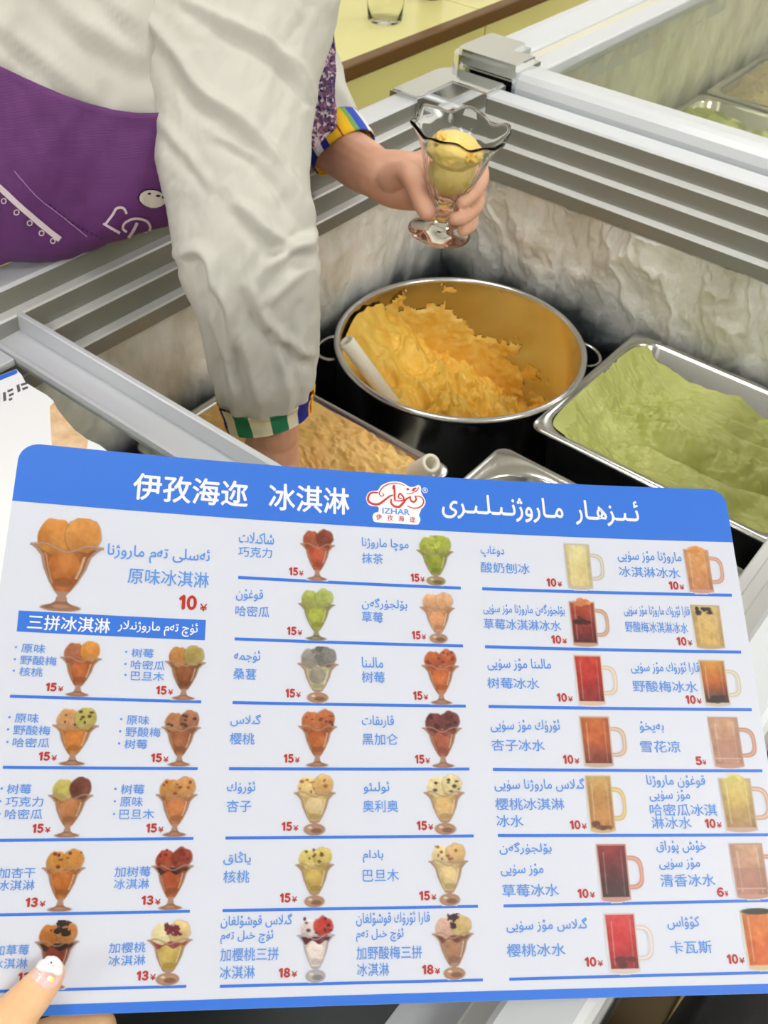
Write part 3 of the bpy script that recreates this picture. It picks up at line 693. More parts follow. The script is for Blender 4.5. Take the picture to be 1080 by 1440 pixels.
MID = [('شاكىلات', 336, 385.5, 757, 16, '巧克力', 335, 382.7, 776.8), ('قوغۇن', 332, 370, 837.3, 17, '哈密瓜', 331, 379, 860), ('ئۈجمە', 329, 366, 923.5, 18, '桑葚', 328, 360.5, 948), ('گىلاس', 324, 367, 1013, 18, '樱桃', 323, 358, 1039),
       ('ئۆرۈك', 319, 359, 1107.8, 18, '杏子', 318.5, 353.7, 1133.7), ('ياڭاق', 314, 353, 1207, 19, '核桃', 314, 350.7, 1233), ('موچا ماروژنا', 508.7, 574.5, 766, 17, '抹茶', 508.7, 538.6, 785.6),
       ('بۆلجۈرگەن', 508.7, 572.7, 850, 17, '草莓', 508.7, 538.6, 868), ('مالىنا', 508.7, 538.6, 931.6, 15, '树莓', 508.7, 541, 952.4), ('قارىقات', 508.7, 554, 1015, 18, '黑加仑', 509.4, 559.7, 1039.6),
       ('ئولىئو', 511, 547.4, 1107.8, 18, '奥利奥', 510, 560, 1133.7), ('بادام', 510, 539, 1204, 18, '巴旦木', 510, 561, 1231),
       ('دوغاپ', 675.6, 709, 776, 17, '酸奶刨冰', 676, 744.8, 799), ('بۆلجۈرگەن ماروژنا مۇز سۈيى', 679.4, 794, 857.5, 17, '草莓冰淇淋冰水', 680, 789, 878.9), ('مالىنا مۇز سۈيى', 685, 774.7, 935, 18, '树莓冰水', 685, 758, 961),
       ('ئۆرۈك مۇز سۈيى', 689.6, 787, 1021, 19, '杏子冰水', 691, 765.8, 1048), ('گىلاس ماروژنا سۈيى', 695, 822, 1103.6, 20, '樱桃冰淇淋', 696, 793.4, 1130.8), ('گىلاس مۇز سۈيى', 711.7, 826, 1301, 20, '樱桃冰水', 712.5, 795, 1336),
       ('ماروژنا مۇز سۈيى', 868, 958, 783.6, 17, '冰淇淋冰水', 870, 956.4, 805), ('قارا ئۆرۈك ماروژنا مۇز سۈيى', 877, 969.6, 859.8, 17, '野酸梅冰淇淋冰水', 879, 967.3, 882.4), ('قارا ئۆرۈك مۇز سۈيى', 886.8, 983.6, 939.5, 18, '野酸梅冰水', 889.5, 980.9, 965.6),
       ('بەيخۇ', 899, 933.4, 1022.8, 17, '雪花凉', 900, 956.4, 1050), ('كۇۋاس', 938, 983.6, 1298, 19, '卡瓦斯', 942, 1000.7, 1332)]
for a in MID:
    ar(*a[:5]); zh(*a[5:])
for a in (('گىلاس قوشۇلغان', 310.4, 411, 1295, 20), ('ئۈچ خىل تەم', 310, 384.4, 1317.4, 19), ('قارا ئۆرۈك قوشۇلغان', 500.7, 604.4, 1292, 20), ('ئۈچ خىل تەم', 500.7, 567.4, 1315, 19),
          ('بۆلجۈرگەن', 702, 775.5, 1193, 18), ('مۇز سۈيى', 704, 764, 1223.4, 18), ('قوغۇن ماروژنا', 909, 991.4, 1099, 18), ('مۇز سۈيى', 912.8, 970, 1119, 17), ('خۇش پۇراق', 922.6, 992.6, 1191.5, 19), ('مۇز سۈيى', 926.4, 984, 1214.8, 17)):
    ar(*a)
for a in (('加樱桃三拼', 309.6, 391.9, 1342), ('冰淇淋', 309, 358.5, 1367.4), ('加野酸梅三拼', 501, 593.3, 1339.6), ('冰淇淋', 501.9, 547.4, 1363.3), ('冰水', 698, 735.8, 1154.5), ('草莓冰水', 706, 785.6, 1252),
          ('哈密瓜冰淇', 913.6, 1008, 1139), ('淋冰水', 916, 972.3, 1157), ('清香冰水', 928.4, 1005.4, 1238)):
    zh(*a)
for a in (('15', 64, 89, 966.5), ('15', 219, 243.5, 971), ('15', 54, 80, 1063.7), ('15', 212, 237, 1065.8), ('15', 45, 71, 1165), ('15', 205, 230, 1164.5), ('13', 35.5, 64, 1269), ('13', 198.5, 226, 1266), ('13', 25, 52, 1374), ('13', 191.7, 219, 1372),
          ('15', 406, 426.7, 804), ('15', 403, 425, 887.6), ('15', 401, 423, 975), ('15', 398.5, 421.4, 1066.7), ('15', 577, 597, 812.7), ('15', 578.7, 599, 893.6), ('15', 580.4, 602, 978.4), ('15', 583, 604.7, 1067.8),
          ('15', 395.6, 419.6, 1162.2), ('15', 393, 417.8, 1262.6), ('18', 391.5, 417.8, 1367.8), ('15', 585.6, 609, 1161), ('15', 589, 613.7, 1259.6), ('18', 593, 619, 1363.3),
          ('10', 768, 790.3, 819.3), ('10', 774.7, 797.3, 899.5), ('10', 782.5, 805.5, 981), ('10', 791, 814.8, 1068), ('10', 800.8, 825, 1160), ('10', 811.7, 836.6, 1256.4), ('10', 821.8, 847.9, 1352.5),
          ('10', 940, 962, 823.6), ('10', 951, 973.5, 902), ('10', 963.4, 986.7, 983.9), ('5', 977, 993, 1070), ('10', 990.6, 1015, 1158), ('6', 1007, 1024, 1254.5), ('10', 1021.7, 1047, 1348.6)):
    price(*a)

# --- emblem in the header
def zl(pts): return [cuv(500 + a / 9, 660 + b / 9) for a, b in pts]
cloud = [(130, 370), (150, 310), (200, 278), (280, 268), (320, 210), (400, 170), (490, 155), (590, 170), (680, 222), (740, 222), (790, 200), (825, 225), (825, 285), (800, 322), (865, 365), (885, 425), (850, 490), (790, 518), (742, 525),
         (742, 575), (800, 590), (820, 640), (800, 688), (760, 703), (500, 688), (260, 672), (222, 640), (215, 590), (240, 552), (285, 540), (285, 478), (200, 468), (150, 435)]
sm = [tuple(p[:2]) for p in smooth_path([np.array((a, b, 0.)) for a, b in cloud + cloud[:1]], 3)][:-1]
emblem = on_card('emblem', [zl(sm)], .0003, M_pwhite, menu, False); emblem['label'] = 'white cloud shaped emblem with red script'
def stroke(pts, w, m=None, t=.0004):
    P = smooth_path([np.array(list(zl([p])[0]) + [0.]) for p in pts], 5); s_ = 1.0 / 9 * CS * .2 * 2 / 1000
    k = w / 9 * (CHW * 2 / 994) / 2; V = []; n = len(P)
    for i, p in enumerate(P):
        d = P[min(i + 1, n - 1)] - P[max(i - 1, 0)]; d /= (np.linalg.norm(d) + 1e-12); kk = k * (.35 + .65 * math.sin(math.pi * (.12 + .76 * i / (n - 1))))
        V += [card(p[0] - d[1] * kk, p[1] + d[0] * kk, t), card(p[0] + d[1] * kk, p[1] - d[0] * kk, t)]
    obj('script_stroke', V, [(2 * i, 2 * i + 1, 2 * i + 3, 2 * i + 2) for i in range(n - 1)], m or M_logored, emblem)
for pts, w in (([(290, 300), (200, 300), (160, 350), (165, 410), (230, 445), (300, 440), (370, 390), (430, 345), (475, 330)], 30), ([(620, 210), (540, 182), (450, 182), (370, 212), (320, 260), (300, 310), (320, 342), (355, 332), (340, 300)], 15),
               ([(470, 255), (485, 205), (492, 290), (495, 380), (505, 408)], 26), ([(450, 380), (450, 430), (490, 470), (550, 477), (600, 430), (640, 380), (700, 350)], 30), ([(505, 402), (560, 402), (605, 390), (600, 350), (560, 310), (540, 360), (585, 375)], 22),
               ([(690, 350), (700, 400), (740, 415), (765, 380), (750, 338)], 24), ([(745, 345), (820, 350), (860, 400), (840, 460), (780, 492), (720, 492), (650, 465)], 17), ([(710, 275), (735, 248), (765, 242), (722, 264), (765, 278), (800, 232)], 18), ([(645, 262), (672, 248)], 34), ([(640, 315), (700, 310), (745, 288)], 11)):
    stroke(pts, w)
text('IZHAR', 537.5, 576, 719.7, 8, M_tblue, 'emblem_text', .02, t=.0004)
for c_, x_ in zip('伊孜海迩', (532.6, 548.3, 564, 579.8)): text(c_, x_ - 4, x_ + 4, 727.5 + (x_ - 532) * .07, 8, M_logored, 'emblem_text', .012, t=.0004)
text('®', 593.3, 601.6, 689.7, 8, M_pwhite, 'emblem_text', .006)
# --- printed dish pictures: fine vertex-coloured print laid on the card
M_print = bpy.data.materials.new('dish_print'); M_print.use_nodes = True
_nt = M_print.node_tree; _a = _nt.nodes.new('ShaderNodeVertexColor'); _a.layer_name = 'ink'
_nt.links.new(_a.outputs[0], _nt.nodes['Principled BSDF'].inputs['Base Color']); _nt.nodes['Principled BSDF'].inputs['Roughness'].default_value = .38
PAPER = np.array((201, 206, 220.))
def picture(x0, y0, x1, y1, fn, seed, label):
    xc = (x0 + x1) / 2; sl = slope(xc, y1); a, b = cuv(x0, y1 - sl * (x1 - x0) / 2), cuv(x1, y1 + sl * (x1 - x0) / 2); top = cuv(xc, y0)
    nx, ny = int((x1 - x0) / 1.15) + 2, int((y1 - y0) / 1.15) + 2
    xs = np.linspace(-1, 1, nx)[None, :]; ys = np.linspace(0, 1, ny)[:, None]
    rgb = np.tile(PAPER, (ny, nx, 1)); cov = np.zeros((ny, nx))
    asp = (y1 - y0) / (x1 - x0) * 2
    px_ = 2.0 / nx
    def paint(d, col, op=1.0):          # d>0 inside, in units of x
        nonlocal rgb, cov
        k = np.clip(d / px_ + .5, 0, 1) * op
        k, _ = np.broadcast_arrays(k, rgb[..., 0])
        rgb = rgb * (1 - k[..., None]) + np.asarray(col) * k[..., None]; cov = np.maximum(cov, k)
    fn(xs, ys, asp, paint, seed)
    bx = cuv(xc, (y0 + y1) / 2)[0]; hw = (b[0] - a[0]) / 2 * (.95 if x0 > 780 else 1.0); by = (a[1] + b[1]) / 2; ang = (b[1] - a[1]) / (b[0] - a[0])
    U = bx + hw * xs + 0 * ys; Vv = top[1] + (by - top[1]) * ys + ang * (U - bx)
    idx = -np.ones(ny * nx, int); keep = []; fl_ = []
    C_ = cov.reshape(-1); m_ = C_ > .03
    for g in grid_faces(ny, nx):
        if any(m_[i] for i in g):
            for i in g:
                if idx[i] < 0: idx[i] = len(keep); keep.append(i)
            fl_.append([idx[i] for i in g])
    U, Vv = U.reshape(-1)[keep], Vv.reshape(-1)[keep]
    P = [card(u_, v_, .00018) for u_, v_ in zip(U, Vv)]
    n = np.cross(P[fl_[0][1]] - P[fl_[0][0]], P[fl_[0][2]] - P[fl_[0][0]])
    if n @ CN > 0: fl_ = [g[::-1] for g in fl_]
    o_ = obj('dish_picture', P, fl_, M_print, menu)
    ca = o_.data.color_attributes.new('ink', 'FLOAT_COLOR', 'POINT')
    L_ = np.ones((len(keep), 4)); L_[:, :3] = lin(np.clip(rgb.reshape(-1, 3)[keep], 0, 255)) * (1 - .28 * C_[keep, None]); ca.data.foreach_set('color', L_.reshape(-1))
    o_['label'] = label; return o_
def ell(x, y, cx_, cy_, rx, ry): return (1 - np.sqrt(((x - cx_) / rx) ** 2 + ((y - cy_) / ry) ** 2)) * min(rx, ry * 2)
def sundae(cl, cr, body, foot='flat', top=None, inner=None, glassc=(150, 105, 80), chunks=None, third=None):
    cl, cr, body = (np.array(c, float) for c in (cl, cr, body)); inner = np.array(inner if inner is not None else body * 1.12)
    gl = np.array(glassc, float)
    def fn(x, y, asp, paint, seed):
        lump = fbm(x * 3.2, y * asp * 3.2, seed, 4, seed)[..., None]; fine = fbm(x * 9, y * asp * 9, seed, 3, seed + 2)[..., None]
        k = asp / 2
        sh = lambda c, a=16, b=8: np.clip(c + lump * a * .8 + fine * b * .8, 0, 255)
        # foot
        if foot == 'flat':
            paint(ell(x, y, 0, .965, .5, .04), gl * .9 + 30); paint(np.minimum(.14 + .36 * np.clip((y - .88) / .08, 0, 1) ** 2 - np.abs(x), np.minimum(.975 - y, y - .86) * asp), sh(gl, 10)); paint(ell(x, y, 0, .95, .22, .018), gl * 1.2 + 25, .7)
            st = .83
        else:
            paint(ell(x, y, 0, .905, .5, .095), gl * .75 + 50); paint(ell(x, y, 0, .905, .42, .075), gl * .8 + np.array((70, 60, 45)), .9); paint(ell(x, y, .1, .925, .26, .04), gl * .85, .9); paint(ell(x, y, -.2, .875, .1, .018), (235, 230, 222), .8)
            st = .80
        paint(np.minimum(.12 - np.abs(x), np.minimum(y - .76, st + .07 - y) * asp), gl * .8 + 55)
        # bowl
        pr = np.interp(y, [.28, .33, .37, .43, .56, .70, .78, .83], [.78, .93, .8, .66, .56, .38, .24, .13])
        inb = np.minimum(pr - np.abs(x), np.minimum(y - .31, st - y) * asp)
        paint(inb, gl * .75 + 60)
        core = np.minimum(pr * .87 - np.abs(x), np.minimum(y - .34, st - .035 - y) * asp)
        shade = 1 - .34 * np.clip(np.abs(x) / (pr + .01), 0, 1)[..., None] ** 2.5 - .12 * (x[..., None] > 0) * 0
        paint(core, sh(body * shade + 8))
        paint(ell(x, y, -.03, .52, .40, .40 / asp * .95), sh(inner * (1 - .2 * np.clip(y - .5, 0, 1)[..., None] * 2)), .85)
        paint(ell(x, y, 0, .70, .24, .05), body * .72, .55)
        paint(.035 - np.abs(x - pr * .72) + 0 * y, (255, 236, 214), .55 * (y > .42) * (y < .66)); paint(.02 - np.abs(x + pr * .78) + 0 * y, (250, 228, 205), .4 * (y > .4) * (y < .72))
        if third is not None: paint(np.minimum(core, ((.42 + .03 * np.sin(x * 9)) - y) * asp), sh(np.array(third, float), 25), .9)
        # scoops
        r = .46
        for cx_, cy_, c in ((-.36, .22, cl), (.38, .19, cr)):
            d = ell(x, y, cx_, cy_ + .01 * np.sin(x * 14), r, r / asp * 1.02); li = 1.06 - .38 * np.clip((y - cy_) * asp * .55 + .25 - (x - cx_) * .1, -.2, .8)[..., None]
            paint(d + .03 + .02 * lump[..., 0], sh(c * li * .74, 8, 8), .6 if cx_ > 0 else .0)
            paint(d + .015 * lump[..., 0], sh(c * li, 16, 10))
        # lip of the glass
        lipd = .035 - np.abs((y - (.345 + .035 * np.cos(x * 5.5) - .05 * np.abs(x) ** 3)) * asp) + 0 * x
        paint(np.where(np.abs(x) < .97, lipd, -1), gl * .85 + 25, .75); paint(np.where(np.abs(x) < .9, lipd - .018, -1), (240, 222, 205), .35)
        if chunks is not None:
            rr = np.random.RandomState(seed)
            for _ in range(9): paint(ell(x, y, rr.uniform(-.7, .75), rr.uniform(.06, .3), rr.uniform(.04, .11), rr.uniform(.012, .03)), chunks, .85)
        if top is not None:
            rr = np.random.RandomState(seed + 1)
            for _ in range(7): paint(ell(x, y, rr.uniform(-.2, .35), rr.uniform(.0, .2) + .02, rr.uniform(.1, .2), rr.uniform(.03, .06)) + .05 * fine[..., 0], np.array(top) * rr.uniform(.8, 1.2), .95)
    return fn
def mug(c_top, c_mid, c_bot, gl=(190, 150, 125), top=None, sed=None, handle=True, ice=None, cap=None, bw=.40):
    c_top, c_mid, c_bot, gl = (np.array(c, float) for c in (c_top, c_mid, c_bot, gl))
    bx1 = .32 if handle else .95
    def fn(x, y, asp, paint, seed):
        lump = fbm(x * 3, y * asp * 3, seed, 4, seed)[..., None]; fine = fbm(x * 8, y * asp * 8, seed, 3, seed + 2)[..., None]
        xc = (-1 + bx1) / 2; hw = (bx1 + 1) / 2
        if handle:
            hd = np.maximum(np.abs(x - (bx1 - .02)) / .62, np.abs(y - .50) / .25) ; e = (np.clip(np.abs(x - bx1) / .62, 0, 9) ** 3.2 + (np.abs(y - .50) / .27) ** 3.2) ** (1 / 3.2)
            ring = .085 - np.abs(e - .90) * .6; paint(np.where(x > bx1 - .06, ring, -1) + 0 * y, gl); paint(np.where(x > bx1 - .06, ring - .05, -1), np.clip(gl * 1.2 + 20, 0, 250), .7)
        y0 = .08 if top is not None or cap is not None else .02
        w_ = hw * (1 - .05 * y)
        body = np.minimum(w_ - np.abs(x - xc - .03 * y), np.minimum(y - y0, .985 - .02 * ((x - xc) / hw) ** 2 * 2 - y) * asp)
        paint(body, np.clip(gl * .9 + 25, 0, 250))
        t = np.clip((y - y0) / (.9 - y0), 0, 1)[..., None] + 0 * x[..., None]
        col = np.where(t < .5, c_top * (1 - 2 * t) + c_mid * 2 * t, c_mid * (2 - 2 * t) + c_bot * (2 * t - 1))
        shd = 1 - .22 * (np.abs(x - xc) / hw)[..., None] ** 3
        paint(np.minimum(body - .06, (.9 - y) * asp), np.clip(col * shd + lump * 12 + fine * 6, 0, 255))
        paint(.03 - np.abs((y - y0 - .012) * asp) + 0 * x, np.clip(gl * .8 + 40, 0, 255), .6 * (np.abs(x - xc) < hw * .96))
        paint(.025 - np.abs(x - xc + hw * .55) + 0 * y, (255, 245, 235), .35 * (y > .15) * (y < .85))
        paint(.02 - np.abs(x - xc - hw * .62) + 0 * y, (255, 240, 225), .3 * (y > .12) * (y < .88))
        if ice is not None: paint(np.minimum(body - .12, np.minimum(y - .45, .82 - y) * asp), np.array(ice), .45); paint(.02 - np.abs((y - .80) * asp) + 0 * x, (235, 215, 200), .6 * (np.abs(x - xc) < hw * .85))
        if top is not None:
            paint(ell(x, y, xc + .05, .085, hw * .6, .075) + .04 * fine[..., 0], np.clip(np.array(top, float) + fine * 20, 0, 255)); paint(ell(x, y, xc - .1, .12, hw * .5, .05), np.array(top) * .92)
        if sed is not None:
            rr = np.random.RandomState(seed)
            for _ in range(12): paint(np.minimum(ell(x, y, xc + rr.uniform(-.6, .6) * hw, sed[1] + rr.uniform(-.06, .06), rr.uniform(.1, .22), rr.uniform(.03, .05)), body - .07), np.array(sed[0]) * rr.uniform(.7, 1.2), .8)
        if cap is not None: paint(ell(x, y, xc, .07, hw * .92, .05), np.array(cap))
    return fn
OR = (214, 138, 62); DB = (176, 98, 44)
PICS = [
 ((37, 727, 147, 860), sundae((216, 142, 62), (222, 150, 70), (178, 100, 42), inner=(200, 122, 50)), 'three orange scoops in a tall sundae glass'),
 ((82, 901, 143, 980), sundae((186, 116, 84), (224, 150, 66), (170, 92, 44)), None), ((230, 907, 290, 985), sundae((190, 130, 70), (180, 160, 92), (132, 76, 40)), None),
 ((71, 995, 139, 1077), sundae((214, 160, 108), (198, 186, 100), (190, 116, 48), chunks=(70, 44, 40)), None), ((225, 998, 283, 1078), sundae((190, 130, 88), (168, 108, 76), (150, 90, 52), chunks=(60, 30, 30)), None),
 ((65, 1092, 131, 1178), sundae((204, 190, 104), (120, 66, 52), (170, 110, 66)), None), ((217, 1091, 278, 1177), sundae((206, 146, 80), (212, 150, 88), (184, 112, 64), chunks=(130, 60, 40)), None),
 ((56, 1193, 120, 1282), sundae((204, 138, 56), (208, 142, 60), (176, 100, 36), chunks=(100, 40, 26)), None), ((211, 1190, 273, 1280), sundae((176, 76, 46), (150, 60, 40), (160, 74, 34), third=(54, 22, 18), chunks=(110, 20, 20)), None),
 ((46, 1294, 111, 1392), sundae((196, 120, 50), (204, 132, 66), (130, 50, 32), top=(34, 24, 26), third=(40, 22, 22)), None), ((205, 1293, 271, 1386), sundae((240, 226, 176), (226, 200, 140), (190, 160, 74), 'round', top=(128, 30, 48), third=(130, 40, 50), inner=(206, 180, 100)), None),
 ((421, 743, 472, 817), sundae((170, 84, 56), (140, 68, 50), (172, 76, 48), chunks=None), None), ((418, 827, 472, 901), sundae((176, 184, 92), (182, 192, 104), (158, 166, 66), glassc=(120, 110, 80)), None),
 ((417, 909, 477, 989), sundae((160, 158, 148), (136, 134, 130), (196, 186, 150), 'round', inner=(150, 146, 134), top=(110, 108, 106)), None), ((418, 996, 475, 1079), sundae((200, 116, 66), (196, 112, 64), (172, 92, 44), chunks=(110, 46, 40)), None),
 ((412, 1088, 473, 1175), sundae((238, 208, 140), (226, 184, 116), (206, 176, 112), 'round', inner=(228, 206, 160), chunks=(150, 90, 50)), None), ((414, 1189, 471, 1276), sundae((226, 206, 120), (222, 200, 110), (184, 156, 80), 'round', chunks=(90, 56, 36)), None),
 ((416, 1285, 472, 1382), sundae((234, 220, 220), (200, 60, 50), (226, 214, 208), 'round', third=(90, 20, 36), chunks=(60, 16, 30), glassc=(150, 150, 160)), None),
 ((585, 753, 639, 824), sundae((176, 186, 76), (170, 180, 70), (140, 150, 50), 'round', top=(168, 180, 74), glassc=(130, 110, 70)), None), ((590, 832, 641, 905), sundae((226, 170, 126), (230, 176, 130), (208, 148, 104), 'round', chunks=None), None),
 ((592, 912, 647, 991), sundae((190, 98, 56), (196, 104, 60), (190, 100, 52), chunks=(130, 44, 30)), None), ((593, 999, 651, 1080), sundae((120, 56, 48), (110, 50, 46), (160, 86, 60), chunks=(60, 20, 26), third=(140, 70, 50)), None),
 ((595, 1088, 655, 1174), sundae((240, 222, 166), (236, 216, 160), (206, 170, 110), 'round', chunks=(40, 36, 34)), None), ((602, 1183, 660, 1274), sundae((236, 216, 162), (222, 184, 122), (210, 184, 130), 'round', chunks=(140, 76, 50)), None),
 ((607, 1284, 668, 1378), sundae((222, 178, 160), (216, 186, 124), (160, 116, 88), 'round', top=(60, 30, 44), third=(110, 60, 50)), None),
 ((793, 764, 852, 831), mug((232, 222, 168), (226, 212, 150), (232, 214, 150), (196, 186, 170)), 'mug of pale shaved ice yogurt'), ((800, 841, 859, 911), mug((190, 90, 60), (150, 44, 34), (90, 20, 22), top=(226, 140, 90), sed=((60, 14, 22), .45)), None),
 ((807, 920, 871, 994), mug((204, 60, 34), (190, 38, 30), (130, 24, 24), (220, 190, 170)), None), ((815, 1006, 884, 1081), mug((196, 100, 40), (200, 96, 34), (120, 44, 24), (200, 170, 150)), None),
 ((824, 1089, 883, 1173), mug((216, 178, 106), (196, 140, 76), (200, 140, 74), (206, 176, 120), sed=((120, 66, 40), .86)), None), ((839, 1185, 908, 1270), mug((150, 24, 30), (96, 14, 24), (50, 26, 24), (196, 140, 124)), None),
 ((850, 1282, 922, 1371), mug((222, 70, 70), (212, 40, 48), (150, 24, 34), (216, 204, 200), sed=((110, 20, 24), .8)), None),
 ((962, 768, 1020, 836), mug((226, 164, 106), (224, 160, 104), (206, 140, 96), (200, 150, 130), top=(230, 160, 90)), None), ((973, 850, 1018, 914), mug((226, 196, 134), (220, 184, 116), (214, 176, 100), (190, 160, 110), handle=False, sed=((40, 30, 40), .16)), None),
 ((984, 927, 1044, 995), mug((214, 160, 72), (206, 110, 40), (60, 24, 26), (206, 190, 170), sed=((44, 20, 26), .84)), None), ((997, 1007, 1066, 1082), mug((214, 170, 136), (200, 150, 124), (190, 136, 116), (188, 138, 118), ice=(176, 128, 110)), None),
 ((1012, 1088, 1086, 1172), mug((214, 196, 110), (206, 176, 92), (170, 130, 84), (196, 160, 140), top=(230, 214, 120)), None), ((1027, 1184, 1104, 1266), mug((212, 170, 136), (196, 146, 120), (190, 134, 114), (188, 138, 118), ice=(170, 118, 102)), None),
 ((1043, 1275, 1120, 1366), mug((222, 130, 50), (220, 110, 34), (214, 96, 24), (214, 190, 140), cap=(40, 36, 30)), None)]
for k, (bb, fn, lb) in enumerate(PICS):
    picture(*bb, fn, 11 + k * 7, lb or 'small printed picture of a %s' % ('mug drink' if k >= 25 else 'sundae glass with scoops'))
# ------------------------------------------------------------------ cloth and bodies from matched cross sections
def depth_at_x(x, y, X):       # forward depth at which a line of sight meets the upright plane X
    d = W(x, y); P = CAM + d * ((X - CAM[0]) / d[0]); return float((R.T @ (P - CAM))[2])
def spline_rows(rows, n):
    rows = np.array(rows, float); t = np.r_[0, np.cumsum(np.linalg.norm(np.diff(rows[:, :4], axis=0), axis=1) + 1e-6)]
    q = np.linspace(0, t[-1], n); out_ = []
    P = smooth_path(list(rows), 12); P = np.array(P); tt = np.r_[0, np.cumsum(np.linalg.norm(np.diff(P[:, :4], axis=0), axis=1) + 1e-9)]
    return np.stack([np.interp(np.linspace(0, tt[-1], n), tt, P[:, k]) for k in range(P.shape[1])], 1)
def cloth_tube(rows, n, m, ratio=.8, disp=None, soft=0):
    """rows: xl,yl,dl,xr,yr,dr -> grid of points n x m, angle 0 = right edge, pi/2 = nearest the viewer"""
    rr = spline_rows(rows, n)
    for _ in range(soft): rr[1:-1] = (rr[:-2] + 2 * rr[1:-1] + rr[2:]) / 4
    PL = np.array([px(r[0], r[1], r[2]) for r in rr]); PR_ = np.array([px(r[3], r[4], r[5]) for r in rr])
    c = (PL + PR_) / 2; a = (PR_ - PL) / 2; V = np.zeros((n, m, 3)); N = np.zeros((n, m, 3))
    ang = np.linspace(0, 2 * math.pi, m, endpoint=False)
    for i in range(n):
        t = c[min(i + 2, n - 1)] - c[max(i - 2, 0)]; t /= np.linalg.norm(t)
        b = np.cross(t, a[i]); b /= np.linalg.norm(b)
        if b @ (CAM - c[i]) < 0: b = -b
        la = np.linalg.norm(a[i]); rt = ratio[i] if hasattr(ratio, '__len__') else ratio
        au = a[i] / la
        for k, q in enumerate(ang):
            V[i, k] = c[i] + au * la * math.cos(q) + b * la * rt * math.sin(q)
            nn = au * math.cos(q) * rt + b * math.sin(q); N[i, k] = nn / np.linalg.norm(nn)
    if disp is not None:
        s = np.linspace(0, 1, n)[:, None]; cc = np.einsum('ijk,kl->ijl', V - CAM, R); sx = 540 + FPX * cc[..., 0] / cc[..., 2]; sy = 720 + FPX * cc[..., 1] / cc[..., 2]
        front = np.einsum('ijk,ijk->ij', N, CAM - V) > 0
        V = V + N * (disp(s, ang[None, :], sx, sy) * 1.0)[..., None]
    return V, N
def fold(sx, sy, pts, w, h, side=1.0):
    """ridge with a trough on one side along a polyline"""
    best = np.full(sx.shape, 1e9); sg = np.zeros(sx.shape); P = smooth_path([np.array(p + (0.,)) for p in pts], 4); L = 0
    tt = np.zeros(sx.shape)
    for i in range(len(P) - 1):
        a, b = P[i][:2], P[i + 1][:2]; ab = b - a; l2 = ab @ ab + 1e-9
        t = np.clip(((sx - a[0]) * ab[0] + (sy - a[1]) * ab[1]) / l2, 0, 1); dx, dy = sx - a[0] - t * ab[0], sy - a[1] - t * ab[1]
        d = np.hypot(dx, dy); m_ = d < best; best = np.where(m_, d, best); sg = np.where(m_, np.sign(ab[0] * dy - ab[1] * dx), sg); tt = np.where(m_, (i + t) / (len(P) - 1), tt)
    d = best * sg * side; tp = np.clip(np.sin(math.pi * np.clip(tt, .02, .98)), 0, 1) ** .5
    return h * tp * (np.exp(-(d / w) ** 2) - .75 * np.exp(-((d - 1.7 * w) / (1.1 * w)) ** 2))
M_shirt = mat('white_cotton', (202, 201, 193), .75, bump=(900, .12, .0004))
M_skin = mat('warm_skin', (214, 160, 132), .5, noise=((226, 176, 150), 30, .35, .65), bump=(500, .1, .0003))
_b = M_skin.node_tree.nodes['Principled BSDF']; _b.inputs['Subsurface Weight'].default_value = .15; _b.inputs['Subsurface Radius'].default_value = (.006, .002, .001)
worker = empty('person', 'ice cream seller in white long sleeves and purple apron leaning over the open freezer', 'person')

def closed(V, ends=True):
    n, m = V.shape[:2]; f = grid_faces(n, m, False, True)
    if ends: f += [tuple(range(m))[::-1], tuple(range((n - 1) * m, n * m))]
    return V.reshape(-1, 3), f
# --- body: one continuous skin made by fusing tapered limbs
def fuse(name, parts, voxel, m, parent, it=6):
    mb = MB()
    for v, f in parts: mb.add(v, f)
    o_ = mb.build(name, m, None)
    md = o_.modifiers.new('r', 'REMESH'); md.mode = 'VOXEL'; md.voxel_size = voxel; md.use_smooth_shade = True
    ms = o_.modifiers.new('s', 'SMOOTH'); ms.factor = .5; ms.iterations = it
    dg = bpy.context.evaluated_depsgraph_get(); me_ = bpy.data.meshes.new_from_object(o_.evaluated_get(dg)); old = o_.data
    o_.modifiers.clear(); o_.data = me_; bpy.data.meshes.remove(old); me_.name = name
    me_.polygons.foreach_set('use_smooth', [True] * len(me_.polygons))
    if parent is not None: o_.parent = parent
    return o_
def limb(pts, k=5):          # pts (x,y,depth,r) or (P, r)
    P = []; r = []
    for q in pts:
        if len(q) == 4: P.append(px(q[0], q[1], q[2])); r.append(q[3])
        else: P.append(np.array(q[0], float)); r.append(q[1])
    A = [np.r_[p, s] for p, s in zip(P, r)]; A = smooth_path(A, k); 
    P = [a[:3] for a in A]; r = [max(a[3], .003) for a in A]
    # rounded tip
    d = P[-1] - P[-2]; d /= np.linalg.norm(d); R0 = r[-1]
    for a in (.35, .65, .88, .985): P.append(A[-1][:3] + d * R0 * a * .9); r.append(R0 * math.sqrt(1 - a * a))
    d0 = P[0] - P[1]; d0 /= np.linalg.norm(d0); q0 = P[0].copy(); R0 = r[0]
    for a in (.35, .65, .88, .985): P.insert(0, q0 + d0 * R0 * a * .9); r.insert(0, R0 * math.sqrt(1 - a * a))
    return tube(P, r, 18)
PEL = (-1.0, .28, .93)
